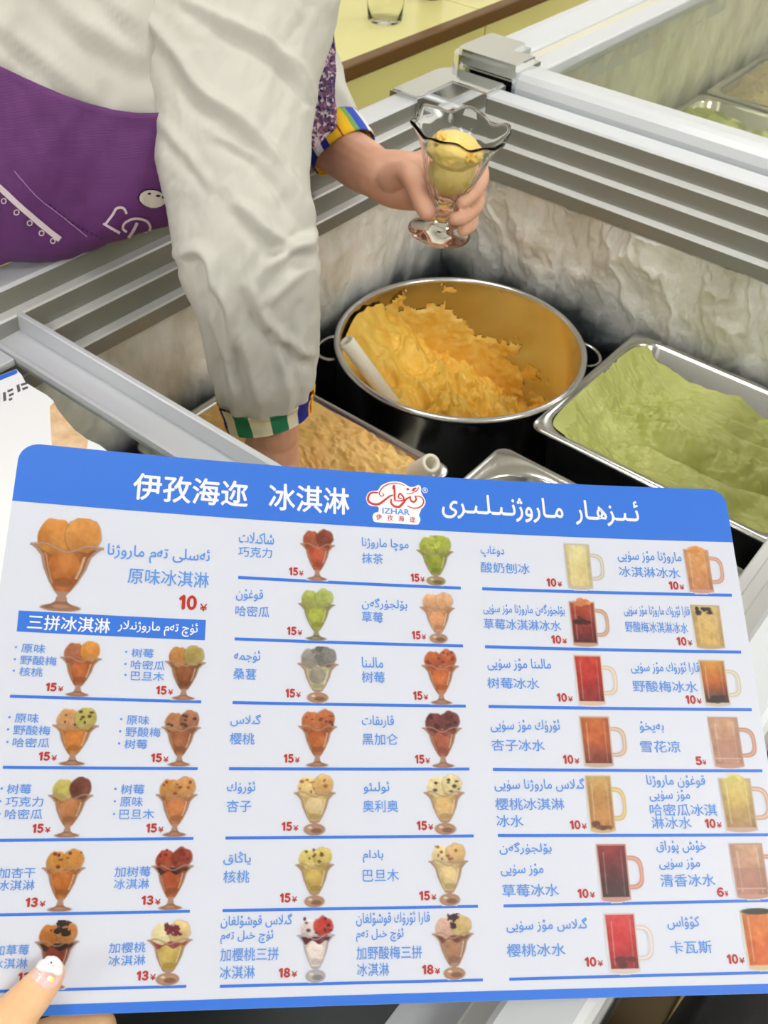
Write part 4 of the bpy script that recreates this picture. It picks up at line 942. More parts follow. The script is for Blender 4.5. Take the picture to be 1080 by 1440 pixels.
parts = [limb([((-.96, .26, .95), .09), ((-.84, .50, 1.03), .06), ((-.82, .72, 1.08), .06), ((-.84, .86, 1.17), .05), ((-.84, .93, 1.23), .048), ((-.83, .98, 1.27), .055)]),
         limb([((-.82, .99, 1.31), .085), ((-.81, 1.01, 1.33), .088)]), limb([((-.79, 1.0, 1.26), .05), ((-.765, 1.02, 1.245), .04)]),
         limb([((-1.0, .16, .90), .095), ((-.99, .14, .68), .08), ((-.98, .13, .48), .055), ((-1.0, .13, .28), .05), ((-1.02, .13, .09), .036)]),
         limb([((-1.0, .40, .90), .095), ((-.99, .42, .68), .08), ((-.98, .43, .48), .055), ((-1.0, .43, .28), .05), ((-1.02, .43, .09), .036)]),
         limb([((-1.03, .13, .06), .035), ((-.95, .13, .04), .03), ((-.89, .13, .035), .022)]), limb([((-1.03, .43, .06), .035), ((-.95, .43, .04), .03), ((-.89, .43, .035), .022)]),
         # right arm reaching down into the pan
         limb([((-.82, .76, 1.10), .05), (325, -20, .95, .05), (335, 120, .895, .042), (345, 300, .87, .036), (358, 420, .895, .034), (378, 560, .962, .028), (386, 610, .985, .025)]),
         limb([(385, 600, .985, .025), (380, 650, 1.01, .030), (376, 690, 1.03, .03)])]
for k, (dx, dd) in enumerate(((-22, 0), (-7, -.012), (8, -.012), (22, -.004))):
    parts.append(limb([(378 + dx * .8, 668, 1.015 + dd, .010), (374 + dx, 700, 1.02 + dd * 1.6, .0088), (386 + dx * .7, 722, 1.035 + dd, .0082), (402 + dx * .4, 716, 1.045, .0074)]))
parts.append(limb([(392, 650, 1.0, .013), (410, 676, 1.0, .0108), (412, 702, 1.015, .0092)]))
# left arm and the hand round the stem of the glass
LH = [limb([((-.91, .82, 1.10), .05), (414, 40, 1.16, .034), (412, 130, 1.14, .031), (440, 188, 1.10, .027), (482, 214, 1.088, .0290), (512, 234, 1.045, .028), (534, 246, 1.03, .0245)]),
      limb([(525, 240, 1.03, .022), (558, 244, 1.03, .024), (584, 242, 1.04, .021)]), limb([(520, 252, 1.03, .017), (552, 268, 1.035, .018), (582, 278, 1.04, .014)]),
      limb([(548, 250, 1.015, .015), (573, 244, .995, .0125), (586, 266, .975, .0105), (596, 288, .968, .0102), (601, 299, .967, .0088)]),
      limb([(580, 232, 1.035, .012), (604, 220, 1.055, .009), (642, 220, 1.06, .0085), (672, 232, 1.045, .0082), (677, 252, 1.01, .008), (665, 272, .975, .0076), (650, 284, .958, .007)]),
      limb([(580, 246, 1.04, .012), (610, 250, 1.058, .0098), (646, 256, 1.062, .0085), (671, 271, 1.04, .0080), (669, 291, 1.002, .0076), (652, 305, .97, .0072), (640, 308, .958, .0068)]),
      limb([(578, 260, 1.042, .011), (606, 272, 1.056, .0093), (640, 286, 1.062, .008), (661, 300, 1.04, .0076), (662, 316, 1.01, .0070), (651, 324, .985, .0064)]),
      limb([(574, 274, 1.042, .0100), (600, 290, 1.05, .0082), (624, 302, 1.04, .0076), (636, 312, 1.02, .007), (634, 319, 1.005, .0064)])]
body = fuse('body', parts + LH, .0019, M_skin, worker, 3)
# head details, out of the frame above
HC = np.array((-.815, 1.0, 1.32)); fdir = np.array((.62, .45, -.64)); fdir /= np.linalg.norm(fdir); sdir = np.cross(fdir, (0, 0, 1)); sdir /= np.linalg.norm(sdir); udir = np.cross(sdir, fdir)
bm = bmesh.new(); bmesh.ops.create_uvsphere(bm, u_segments=32, v_segments=20, radius=.101)
for v in bm.verts:
    if Vector(v.co).dot(Vector(fdir)) > .052 and Vector(v.co).dot(Vector(udir)) < .05: v.co *= .82
    v.co *= 1 + .02 * math.sin(v.co.x * 260 + v.co.y * 190); v.co += Vector(HC)
me = bpy.data.meshes.new('hair'); bm.to_mesh(me); bm.free(); me.materials.append(mat('dark_hair', (34, 26, 22), .5)); me.polygons.foreach_set('use_smooth', [True] * len(me.polygons)); o = bpy.data.objects.new('hair', me); COL.objects.link(o); o.parent = worker
for s_ in (-1, 1):
    v, f = lathe([(.0005, -.011), (.008, -.008), (.011, 0), (.008, .008), (.0005, .011)], 16, HC + fdir * .086 + sdir * .031 * s_ + udir * .004); MB().add(v, f).build('eye', mat('eye_white', (236, 232, 228), .2), worker, True)
v, f = limb([(HC + fdir * .09 + udir * .0, .008), (HC + fdir * .106 - udir * .028, .012)]); MB().add(v, f).build('nose', M_skin, worker, True)
v, f = limb([(HC + fdir * .088 - udir * .052 - sdir * .02, .004), (HC + fdir * .094 - udir * .052, .006), (HC + fdir * .088 - udir * .052 + sdir * .02, .004)]); MB().add(v, f).build('mouth', mat('lip_red', (170, 84, 78), .4), worker, True)
M_trouser = mat('dark_trousers', (44, 44, 52), .8)
v, f = limb([((-1.0, .26, .80), .145), ((-.99, .26, .90), .15), ((-.97, .30, .99), .145)]); MB().add(v, f).build('trouser_waist', M_trouser, worker, True)
v, f = limb([((-.83, .66, 1.08), .085), ((-.84, .80, 1.135), .085), ((-.84, .89, 1.19), .06)]); MB().add(v, f).build('shirt_collar', M_shirt, worker, True)
v, f = limb([((-.84, .74, 1.12), .075), ((-.90, .83, 1.11), .07), ((-.92, .88, 1.07), .055)]); MB().add(v, f).build('shirt_yoke', M_shirt, worker, True)
for yy, s_ in ((.14, -1), (.42, 1)):
    v, f = tube(smooth_path([(-1.0, .28 + s_ * .10, .96), (-1.0, yy, .84), (-.99, yy, .66), (-.98, yy, .47), (-1.0, yy, .27), (-1.02, yy, .10)], 5), [float(q) for q in np.interp(np.linspace(0, 1, 26), [0, .2, .45, .6, 1], [.12, .112, .094, .076, .066])], 24)
    MB().add(v, f).build('trouser_leg', M_trouser, worker, True)
    v, f = limb([((-1.045, yy, .045), .044), ((-.96, yy, .042), .041), ((-.885, yy, .034), .033)]); v = [(a, b, max(c, .0)) for a, b, c in v]; MB().add(v, f).build('shoe', M_black, worker, True)

# --- shirt
def rowX(U, XU, L, XL): return (U[0], U[1], depth_at_x(U[0], U[1], XU), L[0], L[1], depth_at_x(L[0], L[1], XL))
def rowZ(U, XU, L, z): P = onz(L[0], L[1], z); return (U[0], U[1], depth_at_x(U[0], U[1], XU), L[0], L[1], float((R.T @ (P - CAM))[2]))
TR = [rowX((-330, -20), -1.0, (-300, 480), -.80), rowZ((-190, -120), -.88, (-110, 415), .882), rowZ((-20, -200), -.82, (10, 366), .890), rowZ((125, -240), -.80, (148, 336), .894),
      rowZ((235, -260), -.80, (255, 300), .91), rowX((330, -260), -.84, (400, 130), -.85), rowX((372, -262), -.95, (446, -40), -.87)]
# right edge = belly side, left edge = back
def tor_disp(s, a, sx, sy):
    d = .004 * fbm(sx / 60., sy / 90., 1, 4, 81) * (np.ones_like(sx))
    for pts, w, h in (([(-20, 20), (30, 60), (80, 100), (130, 140)], 10, .005), ([(60, -30), (110, 30), (170, 70), (205, 90)], 12, .006), ([(-40, 60), (20, 95), (90, 125)], 7, .003), ([(120, -40), (160, 10), (196, 40)], 8, .004)):
        d = d + fold(sx, sy, pts, w, h)
    return d
TV, TN = cloth_tube(TR, 150, 170, .42, tor_disp, 160)
v, f = closed(TV); shirt = obj('shirt', v, f, M_shirt, worker, True)
SL_ROWS = [(180, -90, .88, 470, -95, .97), (184, -40, .86, 474, -40, .95), (188, 20, .838, 475, 10, .92), (197, 80, .832, 467, 60, .91), (212, 160, .842, 452, 118, .885), (224, 240, .845, 440, 190, .87), (235, 310, .855, 438, 260, .86),
           (245, 365, .86, 443, 330, .86), (258, 408, .87, 446, 380, .868), (275, 450, .89, 444, 430, .888), (288, 500, .922, 447, 476, .918), (297, 538, .94, 445, 515, .938), (308, 566, .955, 440, 545, .955)]
def slv_disp(s, a, sx, sy):
    d = .0026 * fbm(sx / 45., sy / 75., 2, 4, 91) + .0008 * fbm(sx / 14. + sy / 40., sy / 30., 4, 3, 92)
    F = [([(186, 4), (249, 76), (284, 129), (338, 169), (378, 209), (413, 262), (446, 322)], 10, .0075), ([(250, -6), (311, 27), (369, 58), (422, 95), (441, 130)], 9, .007), ([(380, 70), (415, 100), (438, 140)], 4, .003),
         ([(225, 170), (262, 215), (300, 262)], 8, .003), ([(300, 190), (356, 215), (390, 250), (420, 300)], 7, .0045), ([(330, 280), (380, 330), (444, 352)], 9, .006), ([(444, 330), (410, 352), (372, 376)], 8, .006),
         ([(252, 360), (278, 352), (296, 372), (300, 410)], 9, .009), ([(440, 372), (404, 396), (376, 430)], 9, .005), ([(300, 395), (322, 440), (328, 500)], 8, .006), ([(352, 400), (372, 450), (420, 490), (440, 500)], 9, .006),
         ([(340, 470), (352, 520), (362, 556)], 8, .0055), ([(300, 450), (316, 500), (330, 560)], 8, .005), ([(392, 480), (398, 520), (400, 548)], 8, .004), ([(425, 440), (420, 500), (424, 540)], 7, .004), ([(380, 330), (360, 300), (330, 290)], 8, .003)]
    for p, w, h in F: d = d + fold(sx, sy, p, w, h)
    d = d + .002 * np.sin(a * 11 + 3 * np.sin(s * 9)) * np.clip((s - .8) / .2, 0, 1)
    return d
SV, SN = cloth_tube(SL_ROWS, 260, 220, .78, slv_disp)
v, f = closed(SV, False); obj('sleeve', v, f, M_shirt, worker, True)
# --- woven cuffs
def cuff(rows, bands, ratio, seed, inner=.0012):
    m = 240; V, N = cloth_tube(rows, 10, m, ratio, lambda s, a, sx, sy: .0012 * fbm(a * 2.5, s * 2, 1, 3, seed) + .0006)
    Vi = V - N * inner; n = 10; mats_ = []; mi = []; root = None
    names = {}
    for k in range(m):
        q = k / m * 360; c_ = None
        for a0, a1, nm in bands:
            if a0 <= q < a1: c_ = nm
        names.setdefault(c_ or 'cream', []).append(k)
    base = []
    f = []; ml = list(names); mm = [CUFF[x] for x in ml]
    for i in range(n - 1):
        for k in range(m):
            f.append((i * m + k, (i + 1) * m + k, (i + 1) * m + (k + 1) % m, i * m + (k + 1) % m)); mi.append(ml.index(next(x for x in ml if k in names[x])))
    off = n * m
    for i in range(n - 1):
        for k in range(m): f.append((off + i * m + k, off + i * m + (k + 1) % m, off + (i + 1) * m + (k + 1) % m, off + (i + 1) * m + k)); mi.append(mi[i * m + k])
    for i in (0, n - 1):
        for k in range(m): f.append((i * m + k, i * m + (k + 1) % m, off + i * m + (k + 1) % m, off + i * m + k)); mi.append(mi[k])
    o_ = obj('striped_cuff', np.vstack([V.reshape(-1, 3), Vi.reshape(-1, 3)]), f, mm, worker, True, mi); o_['label'] = 'cuff with woven blue, green, yellow and red stripes'; return o_
CUFF = {k: mat('cuff_' + k, c, .75, bump=(1200, .25, .0003)) for k, c in dict(cream=(236, 228, 196), green=(30, 128, 84), navy=(22, 34, 140), yellow=(246, 196, 20), red=(180, 40, 44), blue=(40, 76, 196), white=(240, 240, 240), teal=(120, 170, 90)).items()}
cuff([(306, 563, .956, 442, 541, .956), (309, 572, .961, 441, 550, .962), (317, 602, .972, 438, 573, .975)],
     [(0, 14, 'yellow'), (14, 20, 'red'), (20, 27, 'yellow'), (27, 50, 'navy'), (66, 86, 'green'), (112, 134, 'green'), (152, 160, 'navy'), (160, 168, 'yellow'), (168, 180, 'red'), (180, 200, 'navy'), (225, 250, 'green'), (280, 300, 'yellow'), (320, 345, 'navy'), (345, 352, 'red'), (352, 360, 'yellow')], .80, 5)
# left sleeve, mostly hidden behind the right arm
LS = [(330, 0, 1.20, 462, -40, 1.18), (360, 90, 1.17, 468, 40, 1.15), (392, 160, 1.14, 478, 90, 1.13), (414, 192, 1.10, 494, 134, 1.10), (426, 209, 1.088, 505, 164, 1.088)]
V, N = cloth_tube(LS, 60, 90, .8, lambda s, a, sx, sy: .003 * fbm(a * 2, s * 6, 3, 4, 95)); v, f = closed(V, False); obj('sleeve', v, f, M_shirt, worker, True)
cuff([(424, 205, 1.086, 504, 160, 1.086), (432, 220, 1.083, 514, 173, 1.083), (442, 239, 1.080, 526, 191, 1.080)],
     [(0, 12, 'yellow'), (12, 30, 'white'), (30, 52, 'blue'), (52, 62, 'teal'), (62, 84, 'yellow'), (84, 87, 'red'), (87, 110, 'yellow'), (110, 124, 'navy'), (124, 140, 'white'), (140, 200, 'navy'), (200, 240, 'yellow'), (260, 300, 'blue'), (320, 345, 'yellow'), (345, 360, 'blue')], .88, 7)
# knitted scarf end hanging between the arms
def knit_mat():
    m = bpy.data.materials.new('tweed_knit'); m.use_nodes = True; nt = m.node_tree; b = nt.nodes['Principled BSDF']
    tc = nt.nodes.new('ShaderNodeTexCoord'); vo = nt.nodes.new('ShaderNodeTexVoronoi'); vo.inputs['Scale'].default_value = 330; nt.links.new(tc.outputs['Object'], vo.inputs['Vector'])
    sp = nt.nodes.new('ShaderNodeSeparateColor'); nt.links.new(vo.outputs['Color'], sp.inputs[0])
    n = nt.nodes.new('ShaderNodeTexNoise'); n.inputs['Scale'].default_value = 26; nt.links.new(tc.outputs['Object'], n.inputs['Vector'])
    ad = nt.nodes.new('ShaderNodeMath'); ad.operation = 'MULTIPLY_ADD'; ad.inputs[1].default_value = .62; nt.links.new(sp.outputs[0], ad.inputs[0]); nt.links.new(n.outputs[0], ad.inputs[2])
    cr = nt.nodes.new('ShaderNodeValToRGB'); e = cr.color_ramp.elements; cr.color_ramp.interpolation = 'CONSTANT'; e[0].color = rgba((34, 34, 86)); e[1].position = .52; e[1].color = rgba((92, 66, 110))
    for p_, c_ in ((.68, (140, 96, 128)), (.82, (104, 74, 96)), (.92, (206, 190, 200))):
        q = e.new(p_); q.color = rgba(c_)
    nt.links.new(ad.outputs[0], cr.inputs[0]); nt.links.new(cr.outputs[0], b.inputs['Base Color']); b.inputs['Roughness'].default_value = .9
    bp = nt.nodes.new('ShaderNodeBump'); bp.inputs['Strength'].default_value = .6; bp.inputs['Distance'].default_value = .0015; nt.links.new(vo.outputs['Distance'], bp.inputs['Height']); nt.links.new(bp.outputs[0], b.inputs['Normal'])
    return m
SK = [(418, 30, 1.02, 466, 20, 1.02), (420, 90, 1.02, 471, 72, 1.02), (418, 140, 1.02, 471, 130, 1.02), (421, 165, 1.02, 472, 146, 1.02), (428, 190, 1.02, 473, 158, 1.02), (434, 206, 1.03, 473, 169, 1.03)]
V, N = cloth_tube(SK, 80, 60, .35, lambda s, a, sx, sy: .002 * fbm(a * 2, s * 5, 3, 3, 96)); v, f = closed(V); o = obj('knit_scarf', v, f, knit_mat(), worker, True); o['label'] = 'purple and navy tweed knit scarf end'

# --- apron laid over the belly side of the shirt
def apron_edge(x): return np.interp(x, [-400, -120, -40, 0, 30, 60, 90, 120, 160, 190, 216, 300, 420], [60, 78, 84, 94, 108, 122, 134, 144, 154, 158, 158, 150, 60])
M_apron = mat('purple_canvas', (106, 52, 118), .7, noise=((94, 44, 106), 12, .3, .7))
_nt = M_apron.node_tree; _w = _nt.nodes.new('ShaderNodeTexWave'); _w.inputs['Scale'].default_value = 150; _w.bands_direction = 'Z'; _w.inputs['Distortion'].default_value = 0; _tc = _nt.nodes.new('ShaderNodeTexCoord'); _nt.links.new(_tc.outputs['Object'], _w.inputs[0])
_bp = _nt.nodes.new('ShaderNodeBump'); _bp.inputs['Strength'].default_value = .18; _bp.inputs['Distance'].default_value = .0006; _nt.links.new(_w.outputs[0], _bp.inputs['Height']); _nt.links.new(_bp.outputs[0], _nt.nodes['Principled BSDF'].inputs['Normal'])
def build_apron():
    n0, n1, m = 0, 132, 120
    V = []; rows_ = range(n0, n1); nT, mT = TV.shape[:2]; ang = np.arange(mT) * 2 * math.pi / mT
    tv = np.concatenate([TV, TV[:, :1]], 1); tn = np.concatenate([TN, TN[:, :1]], 1); an = np.r_[ang, 2 * math.pi]
    def at(i, q):
        q = q % (2 * math.pi); return np.array([np.interp(q, an, tv[i, :, k]) for k in range(3)]), np.array([np.interp(q, an, tn[i, :, k]) for k in range(3)])
    G = np.zeros((len(rows_), m, 3)); 
    for r_, i in enumerate(rows_):
        lo, hi = 0.0, math.pi * .92           # find the edge on the front, from belly (0) up to the back (pi)
        for _ in range(22):
            mid = (lo + hi) / 2; P, _n = at(i, mid); x, y = proj(P)
            if y > apron_edge(x): lo = mid
            else: hi = mid
        for k in range(m):
            q = lo + (k / (m - 1)) * (-math.pi * .75 - lo); P, nn = at(i, q)
            th = .0045 + .0025 * math.exp(-(k / 2.0) ** 2); hang = np.clip((-q) / 1.2, 0, 1)
            G[r_, k] = P + nn * (th + .002 * float(vnoise(i / 14., k / 20., 3, 5)))
    n = len(rows_); inner = G.copy()
    for r_, i in enumerate(rows_):
        for k in range(m): inner[r_, k] = G[r_, k]
    f = grid_faces(n, m)
    o_ = obj('apron', G.reshape(-1, 3), f, M_apron, worker, True); sd = o_.modifiers.new('t', 'SOLIDIFY'); sd.thickness = .0016; sd.offset = -1 if True else 1
    return o_
apron = build_apron()
def decal(name, target, polys, m, parent, off=.0006, res=3.0):
    """flat printed or sewn shapes following a surface: picture outline -> surface"""
    dg = bpy.context.evaluated_depsgraph_get(); bv = BVHTree.FromObject(target, dg)
    bm = bmesh.new()
    for lp in polys: bm.faces.new([bm.verts.new((a, b, 0)) for a, b in lp])
    xs = [v.co.x for v in bm.verts]; ys = [v.co.y for v in bm.verts]
    for g in np.arange(min(xs) + res, max(xs), res): bmesh.ops.bisect_plane(bm, geom=list(bm.verts) + list(bm.edges) + list(bm.faces), plane_co=(g, 0, 0), plane_no=(1, 0, 0))
    for g in np.arange(min(ys) + res, max(ys), res): bmesh.ops.bisect_plane(bm, geom=list(bm.verts) + list(bm.edges) + list(bm.faces), plane_co=(0, g, 0), plane_no=(0, 1, 0))
    bmesh.ops.triangulate(bm, faces=list(bm.faces)); bad = []
    for v in bm.verts:
        d = Vector(W(v.co.x, v.co.y)).normalized(); h, nn, _, _ = bv.ray_cast(Vector(CAM), d)
        if h is None: bad.append(v); continue
        if nn.dot(d) > 0: nn = -nn
        v.co = h + nn * off
    bmesh.ops.delete(bm, geom=bad, context='VERTS')
    bmesh.ops.recalc_face_normals(bm, faces=list(bm.faces))
    me_ = bpy.data.meshes.new(name); bm.to_mesh(me_); bm.free(); me_.materials.append(m)
    o_ = bpy.data.objects.new(name, me_); COL.objects.link(o_); o_.parent = parent; return o_
def ribbon(pts, w, k=4):
    P = smooth_path([np.array(p + (0.,)) for p in pts], k); L, R_ = [], []
    for i, p in enumerate(P):
        d = P[min(i + 1, len(P) - 1)] - P[max(i - 1, 0)]; d /= np.linalg.norm(d); L.append((p[0] - d[1] * w / 2, p[1] + d[0] * w / 2)); R_.append((p[0] + d[1] * w / 2, p[1] - d[0] * w / 2))
    return [[L[i], L[i + 1], R_[i + 1], R_[i]] for i in range(len(L) - 1)]
def disc(x, y, rx, ry=None, n=16, rot=0): ry = ry or rx; return [(x + rx * math.cos(a) * math.cos(rot) - ry * math.sin(a) * math.sin(rot), y + rx * math.cos(a) * math.sin(rot) + ry * math.sin(a) * math.cos(rot)) for a in np.linspace(0, 2 * math.pi, n, endpoint=False)]
M_lace = mat('white_lace', (222, 206, 216), .8); M_emb = mat('cream_embroidery', (230, 208, 214), .7)
def zq(pts): return [(a / 3.857, 260 + b / 3.857) for a, b in pts]
decal('letter', apron, ribbon(zq([(686, 152), (668, 122), (632, 124), (610, 158), (572, 210)]), 3.4) + ribbon(zq([(560, 205), (600, 228), (648, 256)]), 3.6), M_emb, apron, .0012)
decal('letter', apron, ribbon(zq([(686, 250), (664, 232), (676, 200), (730, 178), (790, 190), (812, 222), (800, 250), (760, 262)]), 3.4) + ribbon(zq([(742, 200), (722, 240), (694, 282)]), 4.0), M_emb, apron, .0012)
bd = decal('badge_edge', apron, [disc(213.5, 278.5, 20, 13.5, rot=.12)], M_black, apron, .001)
decal('badge', apron, [disc(213.5, 278.5, 18.6, 12.3, rot=.12)], mat('badge_cream', (226, 216, 204), .6), apron, .0016)
decal('badge_mark', apron, [disc(209, 271, 2.6, 1.6), disc(221, 274, 3.2, 1.8), disc(228, 276, 1.8)], M_black, apron, .0022)
decal('lace_trim', apron, ribbon([(-30, 240), (0, 264), (28, 290), (56, 314), (84, 336)], 8, 3), M_lace, apron, .0010)
decal('lace_trim', apron, sum([ribbon([(x + 3.6 * math.cos(q), y + 3.6 * math.sin(q)) for q in np.linspace(0, 6.28, 9)], 1.5, 1) for x, y in ((-14, 266), (5, 282), (23, 298), (41, 313), (58, 327), (74, 338))], []), M_lace, apron, .0010)
decal('seam_stitch', apron, ribbon([(20, 240), (50, 275), (90, 306), (122, 332)], 1.2, 3), mat('lilac_thread', (176, 130, 190), .7), apron, .0010)
decal('beaded_seam', apron, [disc(x, y, 2.2, 1.5, 8, .7) for x, y in zip(np.linspace(70, 142, 12), np.interp(np.linspace(70, 142, 12), [70, 92, 110, 142], [288, 305, 318, 334]))], mat('dark_beads', (52, 30, 66), .4), apron, .0012)

# ------------------------------------------------------------------ sundae glass in the hand
GB = px(617, 329, 1.0); GT = GB + np.array((0, 0, .112)) + R[:, 0] * .012
gz = (GT - GB) / np.linalg.norm(GT - GB); gx = np.cross((0, 1, 0), gz); gx /= np.linalg.norm(gx); gy = np.cross(gz, gx)
glass = None
def gfn(outer):
    def fn(r, h, a):
        k = np.clip((h - .076) / .038, 0, 1) ** 1.5
        return r + k * .0032 * math.cos(6 * a + .9), h + k * .0032 * math.cos(6 * a + .9) + k * .001 * math.cos(12 * a)
    return fn
outp = [(.002, .0), (.028, .0), (.0318, .0012), (.0322, .0028), (.029, .0046), (.018, .0075), (.0085, .0115), (.0062, .016), (.0078, .021), (.0068, .0245), (.0085, .028), (.0135, .035), (.0190, .046), (.0250, .060), (.0300, .074), (.0335, .086), (.0380, .097), (.0430, .1045), (.0468, .1085), (.0478, .1105), (.0470, .1120)]
inp = [(.0455, .1118), (.0438, .1095), (.0405, .1055), (.0358, .098), (.0314, .0865), (.0279, .0745), (.0229, .0605), (.0169, .047), (.0112, .037), (.0050, .0325), (.0005, .032)]
v = []; N_ = 96
for r_, h_ in outp + inp:
    for k in range(N_):
        a = 2 * math.pi * k / N_; rr, hh = gfn(1)(r_, h_, a)
        fl = 1 + .035 * math.cos(12 * a) * (1 if .034 < h_ < .085 else 0)
        v.append(GB + gx * rr * fl * math.cos(a) + gy * rr * fl * math.sin(a) + gz * hh)
nf = len(outp + inp)
f = grid_faces(nf, N_, False, True) + [tuple(range(N_))[::-1], tuple(range((nf - 1) * N_, nf * N_))]
glass = obj('sundae_glass', v, [g[::-1] for g in f], M_cupglass, None, True)
tag(glass, 'footed clear sundae glass with a scalloped rim held over the freezer', 'glass')
def scoop(c, rx, rz, m, label, seed, amp=.002, name='ice_cream_scoop'):
    bm = bmesh.new(); bmesh.ops.create_icosphere(bm, subdivisions=5, radius=1)
    P = np.array([tuple(q.co) for q in bm.verts]); nn = fbm(P[:, 0] * 2.2, P[:, 1] * 2.2, P[:, 2] * 2.2 + seed, 5, seed)
    k = (1 + amp / rx * nn)
    for q, p, kk in zip(bm.verts, P, k): q.co = Vector(c + (gx * p[0] * rx + gy * p[1] * rx + gz * p[2] * rz) * kk)
    me_ = bpy.data.meshes.new(name); bm.to_mesh(me_); bm.free(); me_.materials.append(m); me_.polygons.foreach_set('use_smooth', [True] * len(me_.polygons))
    o_ = bpy.data.objects.new(name, me_); COL.objects.link(o_); tag(o_, label, 'ice cream'); return o_
M_sc = ice_mat('pale_mango_scoop', (238, 206, 112), (248, 222, 140), 40)
scoop(GB + gz * .0665, .0215, .0225, M_sc, 'lower pale yellow scoop deep inside the sundae glass', 3, .001)
scoop(GB + gz * .088 - gx * .001, .0265, .0165, M_sc, 'upper rounded yellow scoop inside the sundae glass', 9, .002)
fr = scoop(GB + gz * .082 + R[:, 0] * .013 - W(640, 240) / FPX * .017, .0075, .008, M_mango_smear, 'crumbly yellow lump beside the upper scoop at the glass wall', 15, .0028)
fr2 = scoop(GB + gz * .1 - R[:, 0] * .017 - W(600, 200) / FPX * .006, .005, .006, M_mango_smear, 'small yellow crumb on the left of the upper scoop', 18, .002)

# ------------------------------------------------------------------ hand holding the menu
cd = lambda x, y: float((R.T @ (card(*cuv(x, y)) - CAM))[2])
hand = empty('hand', 'hand of the person holding the menu, thumb on its lower left corner', 'hand')
d0 = cd(60, 1390); TH = .0082
trow = [(-90, 1480, d0 - .004, -20, 1530, d0 - .004), (-30, 1432, d0 - .008, 34, 1468, d0 - .008), (0, 1404, d0 - TH, 55, 1434, d0 - TH), (19, 1387, d0 - TH, 68, 1416, d0 - TH), (37, 1371, d0 - TH, 80, 1397, d0 - TH), (49, 1361, d0 - TH, 88, 1382, d0 - TH), (57, 1352.5, d0 - TH, 91.5, 1367, d0 - TH), (65, 1347.5, d0 - TH, 88, 1356, d0 - TH), (72, 1345.5, d0 - TH, 82, 1349, d0 - TH)]
def th_disp(s, a, sx, sy):
    d = 0 * sx
    for p in ([(22, 1398), (36, 1402), (48, 1411)], [(18, 1404), (34, 1408), (46, 1416)], [(30, 1392), (42, 1398)]): d = d - .0006 * np.exp(-(fold(sx, sy, p, 2.0, 1.0) - 1) ** 2 * 4) * (fold(sx, sy, p, 2.0, 1.0) > .3)
    return d
V, N = cloth_tube(trow, 90, 72, .80, th_disp); tv_, tf_ = closed(V)
hp_ = [(tv_, tf_)]
for (bx, by, dz, L, r_) in ((146, 1446, .016, 1, .0078), (120, 1462, .017, 1, .0088), (96, 1490, .018, 1, .0086), (70, 1520, .018, 1, .0078)):
    d1 = cd(140, 1405) + dz
    hp_.append(limb([(bx - 190, by + 60, d1 - .012, .0105), (bx - 120, by + 34, d1 + .004, .0098), (bx - 60, by + 12, d1, .0092), (bx - 6, by - 1, d1 - .002, r_)]))
hp_.append(limb([(-120, 1520, d0 + .002, .022), (-150, 1570, d0 + .002, .028), (-200, 1660, d0 - .012, .030), (-260, 1800, d0 - .04, .028)]))
hp_.append(limb([(-60, 1500, d0 + .012, .016), (-110, 1560, d0 + .010, .024), (-170, 1640, d0, .028)]))
hp_.append(limb([(-150, 1480, d0 + .010, .016), (-160, 1560, d0 + .02, .022)]))
M_skin2 = mat('light_skin', (236, 186, 140), .45, noise=((242, 200, 158), 60, .35, .65), bump=(700, .12, .0002)); _b = M_skin2.node_tree.nodes['Principled BSDF']; _b.inputs['Subsurface Weight'].default_value = .12; _b.inputs['Subsurface Radius'].default_value = (.004, .0015, .001)
hb = fuse('skin', hp_, .0011, M_skin2, hand, 2)
nail = decal('nail', hb, [[(45, 1374), (52, 1364), (62, 1357), (74, 1354), (83, 1359), (86, 1368), (84, 1378), (76, 1387), (66, 1391), (56, 1384)]], mat('pink_nail_gel', (238, 196, 196), .12), hand, .0005, 2.0)
wt = [(51, 1362), (52.5, 1354.5), (58, 1351), (63, 1350), (67, 1346.5), (75, 1345.8), (82, 1349), (87, 1356), (88, 1364), (86.5, 1371), (80, 1372.5), (72, 1369), (64, 1367.5), (57, 1367)]
def puff():
    dg = bpy.context.evaluated_depsgraph_get(); bv = BVHTree.FromObject(hb, dg); cx_, cy_ = 70, 1359; V = []; f = []
    wl = [tuple(p[:2]) for p in smooth_path([np.array(p + (0.,)) for p in wt + wt[:1]], 3)][:-1]; n = len(wl); K = 9
    for r_ in range(K):
        s = 1 - (r_ / (K - 1))
        for a, b in wl:
            x, y = cx_ + (a - cx_) * s, cy_ + (b - cy_) * s; d = Vector(W(x, y)).normalized(); h, nn, _, _ = bv.ray_cast(Vector(CAM), d)
            if h is None: h = Vector(px(x, y, d0 - TH)); nn = -d
            V.append(h + nn * (.0002 + .0017 * math.sqrt(max(0, 1 - s ** 2.6))))
    return obj('nail_tip', V, grid_faces(K, n, False, True), mat('white_nail_gel', (244, 238, 242), .15), hand, True)
tip = puff()
decal('nail_dot', tip, [disc(72, 1354, 1.3), disc(68.5, 1356, .6, n=8), disc(74.5, 1358, .6, n=8), disc(83, 1360, .5, n=8)], M_black, tip, .0003, 2)
decal('gold_flake', nail, [[(67, 1374), (71, 1372), (75, 1373), (77, 1377), (74, 1381), (70, 1379)], [(64, 1372), (66, 1373), (65, 1375)], [(54, 1369), (57, 1368), (58, 1370)]], mat('gold_foil', (250, 214, 130), .2, .8), hand, .0008, 2)

